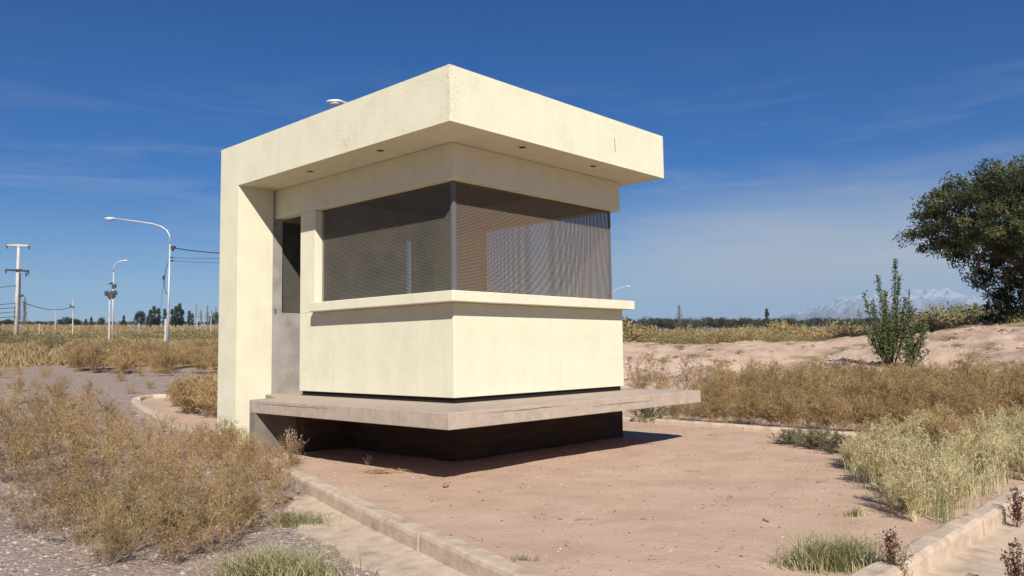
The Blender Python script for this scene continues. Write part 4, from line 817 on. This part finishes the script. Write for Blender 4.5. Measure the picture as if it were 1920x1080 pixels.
for q, u in enumerate((4, 14, 24, 56, 62, 93)): far_tree('round', 'round_tree', u, 240, top_h(u, (600, 597, 600, 603, 604, 606)[q], 240), 'low green tree on the horizon around the concrete pylon', 'low trees round the pylon', q, .8)
# ------------------------------------------------------------------ lamps, poles, wires
rr = unit(np.append(RT[:2], 0)); ff = unit(np.append(FW[:2], 0))
def to3(u, v, d, base): return P3(u, v, far(base[0], d))
def cobra_head(root, tip, direction, s_, name='lamp_head'):
    # lozenge shaped luminaire: shell over a glass bowl; direction = sign along rr
    import bmesh
    for nm, m_, z0, sc_ in (('lamp_head', M['white_paint'], .0, (1, .5, .26)), ('lamp_bowl', M['lens'], -.05*s_, (.62, .40, .30))):
        bmm = bmesh.new(); bmesh.ops.create_uvsphere(bmm, u_segments=14, v_segments=9, radius=.40*s_)
        for v_ in bmm.verts:
            x, y, z = v_.co.x*sc_[0], v_.co.y*sc_[1], v_.co.z*sc_[2]
            if nm == 'lamp_head' and z < 0: z *= .25
            x += direction*.34*s_; w_ = rr*x+ff*y+np.array([0, 0, z+z0]); v_.co = Vector(w_+tip)
        me = bpy.data.meshes.new(nm); bmm.to_mesh(me); bmm.free(); o = link(nm, me, m_, root, smooth=True)
def lamp(name, label, pts, d, r0, r1, head_dir, hs, extras=None):
    u0, v0 = pts[0]; g = far(u0, d); root = empty(name, g, label, 'street lamp'); P = [to3(u, v, d, (u0, g[2])) for u, v in pts]; P[0] = np.array([0, 0, -.2])
    n = len(P); nb = 2
    mb = MB(); mb.tube([tuple(p_) for p_ in P[:nb]], [r0, r0*.62], 10); mb.build('pole', M['galv'], root, smooth=True)
    mb = MB(); mb.tube([tuple(p_) for p_ in P[nb-1:]], [r1]*(n-nb+1), 8); mb.build('arm', M['galv'], root, smooth=True)
    cobra_head(root, P[-1], head_dir, hs); return root, g, P
rt1, g1, P1 = lamp('street_lamp', 'tall galvanised street lamp with long arm reaching left beside the pillar wall', [(314, 650), (319, 458), (318, 442), (313, 432), (303, 425), (288, 420), (255, 415), (215, 410)], 45, .07, .038, -1, .72)
mb = MB()
for v_, L_ in ((463, .30), (483, .16), (489, .16)):
    c_ = to3(319, v_, 45, (314, g1[2])); mb.tube([tuple(c_), tuple(c_+rr*L_)], .04, 6)
c_ = to3(324, 466, 45, (314, g1[2])); mb.tube([tuple(c_+np.array([0, 0, .12])), tuple(c_+np.array([0, 0, -.14]))], [.13, .05], 8)
mb.build('cable_bracket', M['insul'], rt1)
mb = MB(); mb.tube([tuple(to3(u, v, 45, (314, g1[2]))) for u, v in ((316, 492), (312, 500), (309, 520), (308, 535), (311, 548), (314, 552))], .018, 5); mb.tube([tuple(to3(307, 517, 45, (314, g1[2]))), tuple(to3(307, 524, 45, (314, g1[2])))], .06, 6); mb.build('hanging_cable', M['wire'], rt1)
g = far(310, 47); mb = MB(); mb.tube([(0, 0, -.2), (0, 0, top_h(311, 598, 47))], .07, 6); o = mb.build('short_post', M['polec']); o.location = Vector(g.tolist()); tag(o, 'short weathered post right behind the foot of the tall street lamp', 'post')
# lamp whose head shows above the roof and one whose arm shows right of the windows
d_ = 24.; g = far(800, d_); lamp('street_lamp', 'street lamp standing behind the kiosk with only its head above the roof edge', [(800, 660), (800, 330), (798, 290), (788, 262), (765, 240), (730, 226), (690, 206), (642, 191)], d_, .08, .035, -1, .68)
lamp('street_lamp', 'distant street lamp behind the kiosk showing its arm right of the corner window', [(1142, 640), (1142, 560), (1146, 552), (1152, 545), (1162, 540), (1174, 537)], 95, .10, .03, 1, .7)
rt2, g2, P2 = lamp('street_lamp', 'shorter street lamp with transformer clamped to twin poles and arm curving right', [(211, 655), (213, 510), (214, 500), (218, 494), (224, 490), (230, 489)], 62, .065, .045, 1, .5)
mb = MB(); q0 = to3(204, 655, 62, (211, g2[2])); q1 = to3(206, 545, 62, (211, g2[2])); q0[2] = -.2; mb.tube([tuple(q0), tuple(q1)], [.07, .06], 8); mb.build('second_pole', M['polec'], rt2)
mb = MB(); P_ = lambda u, v, dd=62: to3(u, v, dd, (211, g2[2]))
for a, b_ in (((197, 553), (219, 551)), ((199, 548), (217, 546)), ((205, 532), (213, 530))): mb.tube([tuple(P_(*a)), tuple(P_(*b_))], .07, 5)
for u in (198, 203, 208, 214, 218): mb.tube([tuple(P_(u, 551)), tuple(P_(u, 545))], [.1, .04], 6)
mb.tube([tuple(P_(209, 558)), tuple(P_(209, 549))], .26, 10); mb.tube([tuple(P_(214, 540)), tuple(P_(214, 533))], .16, 8); mb.build('transformer', M['insul'], rt2)
# concrete pylon far left
d_ = 78.; g = far(29, d_); py = empty('power_pylon', g, 'white concrete power pole with two crossarms at the left edge', 'power pole')
Q_ = lambda u, v: to3(u, v, d_, (29, g[2]))
mb = MB(); a0 = Q_(29, 652); a0[2] = -.3; mb.tube([tuple(a0), tuple(Q_(35, 462))], [.20, .11], 10); mb.build('pole', M['polec'], py, smooth=True)
mb = MB(); mb.tube([tuple(Q_(13, 459.5)), tuple(Q_(34, 461)), tuple(Q_(55, 461))], [.06, .15, .06], 6); mb.build('crossarm', M['polec'], py)
mb = MB(); mb.tube([tuple(Q_(11, 506)), tuple(Q_(54, 508))], .08, 6); mb.tube([tuple(Q_(34, 508)), tuple(Q_(34, 505))], .3, 6); mb.build('crossarm', M['insul'], py)
for u, v in ((13, 461), (54, 463), (11, 508), (53, 510), (49, 514)):
    mb = MB(); mb.tube([tuple(Q_(u, v-4)), tuple(Q_(u, v)), tuple(Q_(u, v+5))], [.04, .07, .04], 6); mb.build('insulator', M['insul'], py)
mb = MB(); mb.tube([tuple(Q_(38, 512)), tuple(Q_(37, 600))], .05, 5); mb.tube([tuple(Q_(34, 555)), tuple(Q_(43, 554))], .1, 5); mb.build('riser_pipe', M['insul'], py)
def post(u, vb, vt, d, label, bar=None, r=.1, name='utility_pole'):
    g = far(u, d); root = empty(name, g, label, 'utility pole'); mb = MB(); t = to3(u+1, vt, d, (u, g[2])); mb.tube([(0, 0, -.3), tuple(t)], [r, r*.7], 7); mb.build('pole', M['polec'], root)
    if bar:
        mb = MB(); mb.tube([tuple(to3(u-bar[1], bar[0], d, (u, g[2]))), tuple(to3(u+bar[1], bar[0], d, (u, g[2])))], .07, 5); mb.tube([tuple(to3(u-bar[1], bar[0], d, (u, g[2]))), tuple(to3(u-bar[1], bar[0]-4, d, (u, g[2])))], .08, 5); mb.build('crossarm', M['insul'], root)
post(136, 640, 558, 105, 'slim white utility pole right of the pylon with small crossarm', (575, 4), .07)
post(103, 625, 582, 150, 'faint slim pole between the pylon and the round trees', None, .06)
post(369, 640, 574, 105, 'thin white pole closest to the pillar wall on its left', None, .06); post(395, 632, 588, 110, 'thin short pole against the pillar wall edge', None, .06)
post(73, 632, 607, 120, 'tiny post right of the pylon foot', None, .07); post(260, 632, 606, 120, 'tiny post between the two street lamps', None, .07)
def wire(label, P, r, sag, grp):
    a, b_ = np.array(P[0]), np.array(P[1]); t = np.linspace(0, 1, 17); pts = [a*(1-s_)+b_*s_-np.array([0, 0, sag*4*s_*(1-s_)]) for s_ in t]
    mb = MB(); mb.tube([tuple(p_-a) for p_ in pts], r, 4); o = mb.build('overhead_wire', M['wire']); o.location = Vector(a.tolist()); return tag(o, label, 'wire', grp)
def W3(u, v, d): q = ray(u, v); q = q/np.hypot(q[0], q[1]); return CAM+q*d
wire('thick dark cable leaving the tall street lamp to the right', [W3(326, 465, 45), W3(640, 450, 50)], .032, .55, None)
wire('upper of the two thin wires leaving the tall street lamp to the right', [W3(322, 483, 45), W3(640, 462, 50)], .012, .30, None); wire('lower of the two thin wires leaving the tall street lamp to the right', [W3(322, 489, 45), W3(640, 476, 50)], .012, .30, None)
wire('black cable sagging between the pylon and the slim pole', [W3(42, 566, 78), W3(136, 575, 105)], .035, .5, None); 
for v0, v1, w_ in ((535, 534, 'highest'), (565, 567, 'second highest'), (572, 575, 'third highest'), (581, 583, 'fourth highest'), (588, 592, 'lowest')): wire('%s of the pale wires coming in from the left to the pylon' % w_, [W3(-120, v0-6, 70), W3(31, v1+1, 78)], .03, .3, None)
# guy wire of the tall lamp
wire('thin guy wire slanting down from the tall street lamp', [W3(307, 524, 45), W3(296, 640, 45)], .008, 0, None)
# ------------------------------------------------------------------ mountains and haze
def mountains():
    rs = np.random.RandomState(9); na, nr = 420, 46; a = np.linspace(.05, 1.3, na)
    prof_u = np.interp(a, [.05, .13, .20, .244, .30, .35, .38, .42, .50, .56, .62, .8, 1.3], [0, 60, 110, 225, 190, 250, 305, 340, 375, 350, 340, 380, 350])
    A, T_ = np.meshgrid(a, np.linspace(0, 1, nr), indexing='ij'); d = 5200+2400*T_
    X = CAM[0]+d*np.cos(YAW-A); Y = CAM[1]+d*np.sin(YAW-A)
    n = 0
    for k, f in enumerate((.0016, .0034, .007, .014, .028)): n = n+(1-np.abs(vn(X*f+k*17, Y*f)*2.6))*[.42, .25, .16, .10, .06][k]
    env = np.sin(np.pi*np.clip(T_*.95+.02, 0, 1))**.8
    Z = 14+prof_u[:, None]*env*(.52+.62*n); Z[:, 0] = 5; Z[:, -1] = 5
    V = np.stack([X, Y, Z], -1).reshape(-1, 3); i, j = np.meshgrid(np.arange(na-1), np.arange(nr-1), indexing='ij'); F = np.stack([i*nr+j, (i+1)*nr+j, (i+1)*nr+j+1, i*nr+j+1], -1).reshape(-1, 4)
    me = bpy.data.meshes.new('mountains'); me.from_pydata(V.tolist(), [], F.tolist()); return struct(link('mountains', me, M['mount']))
mountains()
mh = bpy.data.materials.new('air_haze'); mh.use_nodes = True; t = mh.node_tree; t.nodes.clear(); oo = t.nodes.new('ShaderNodeOutputMaterial'); pv = t.nodes.new('ShaderNodeVolumePrincipled')
pv.inputs['Color'].default_value = (.34, .64, 1, 1); pv.inputs['Density'].default_value = 1.2e-4; pv.inputs['Anisotropy'].default_value = .0; t.links.new(pv.outputs[0], oo.inputs['Volume'])
b = MB(); b.box(-8200, 8200, -8200, 8200, -1.5, 500); hz = b.build('haze', mh); stuff(hz, 'pale bluish air haze fading the far mountains', 'haze')
print('objects', len(bpy.data.objects))
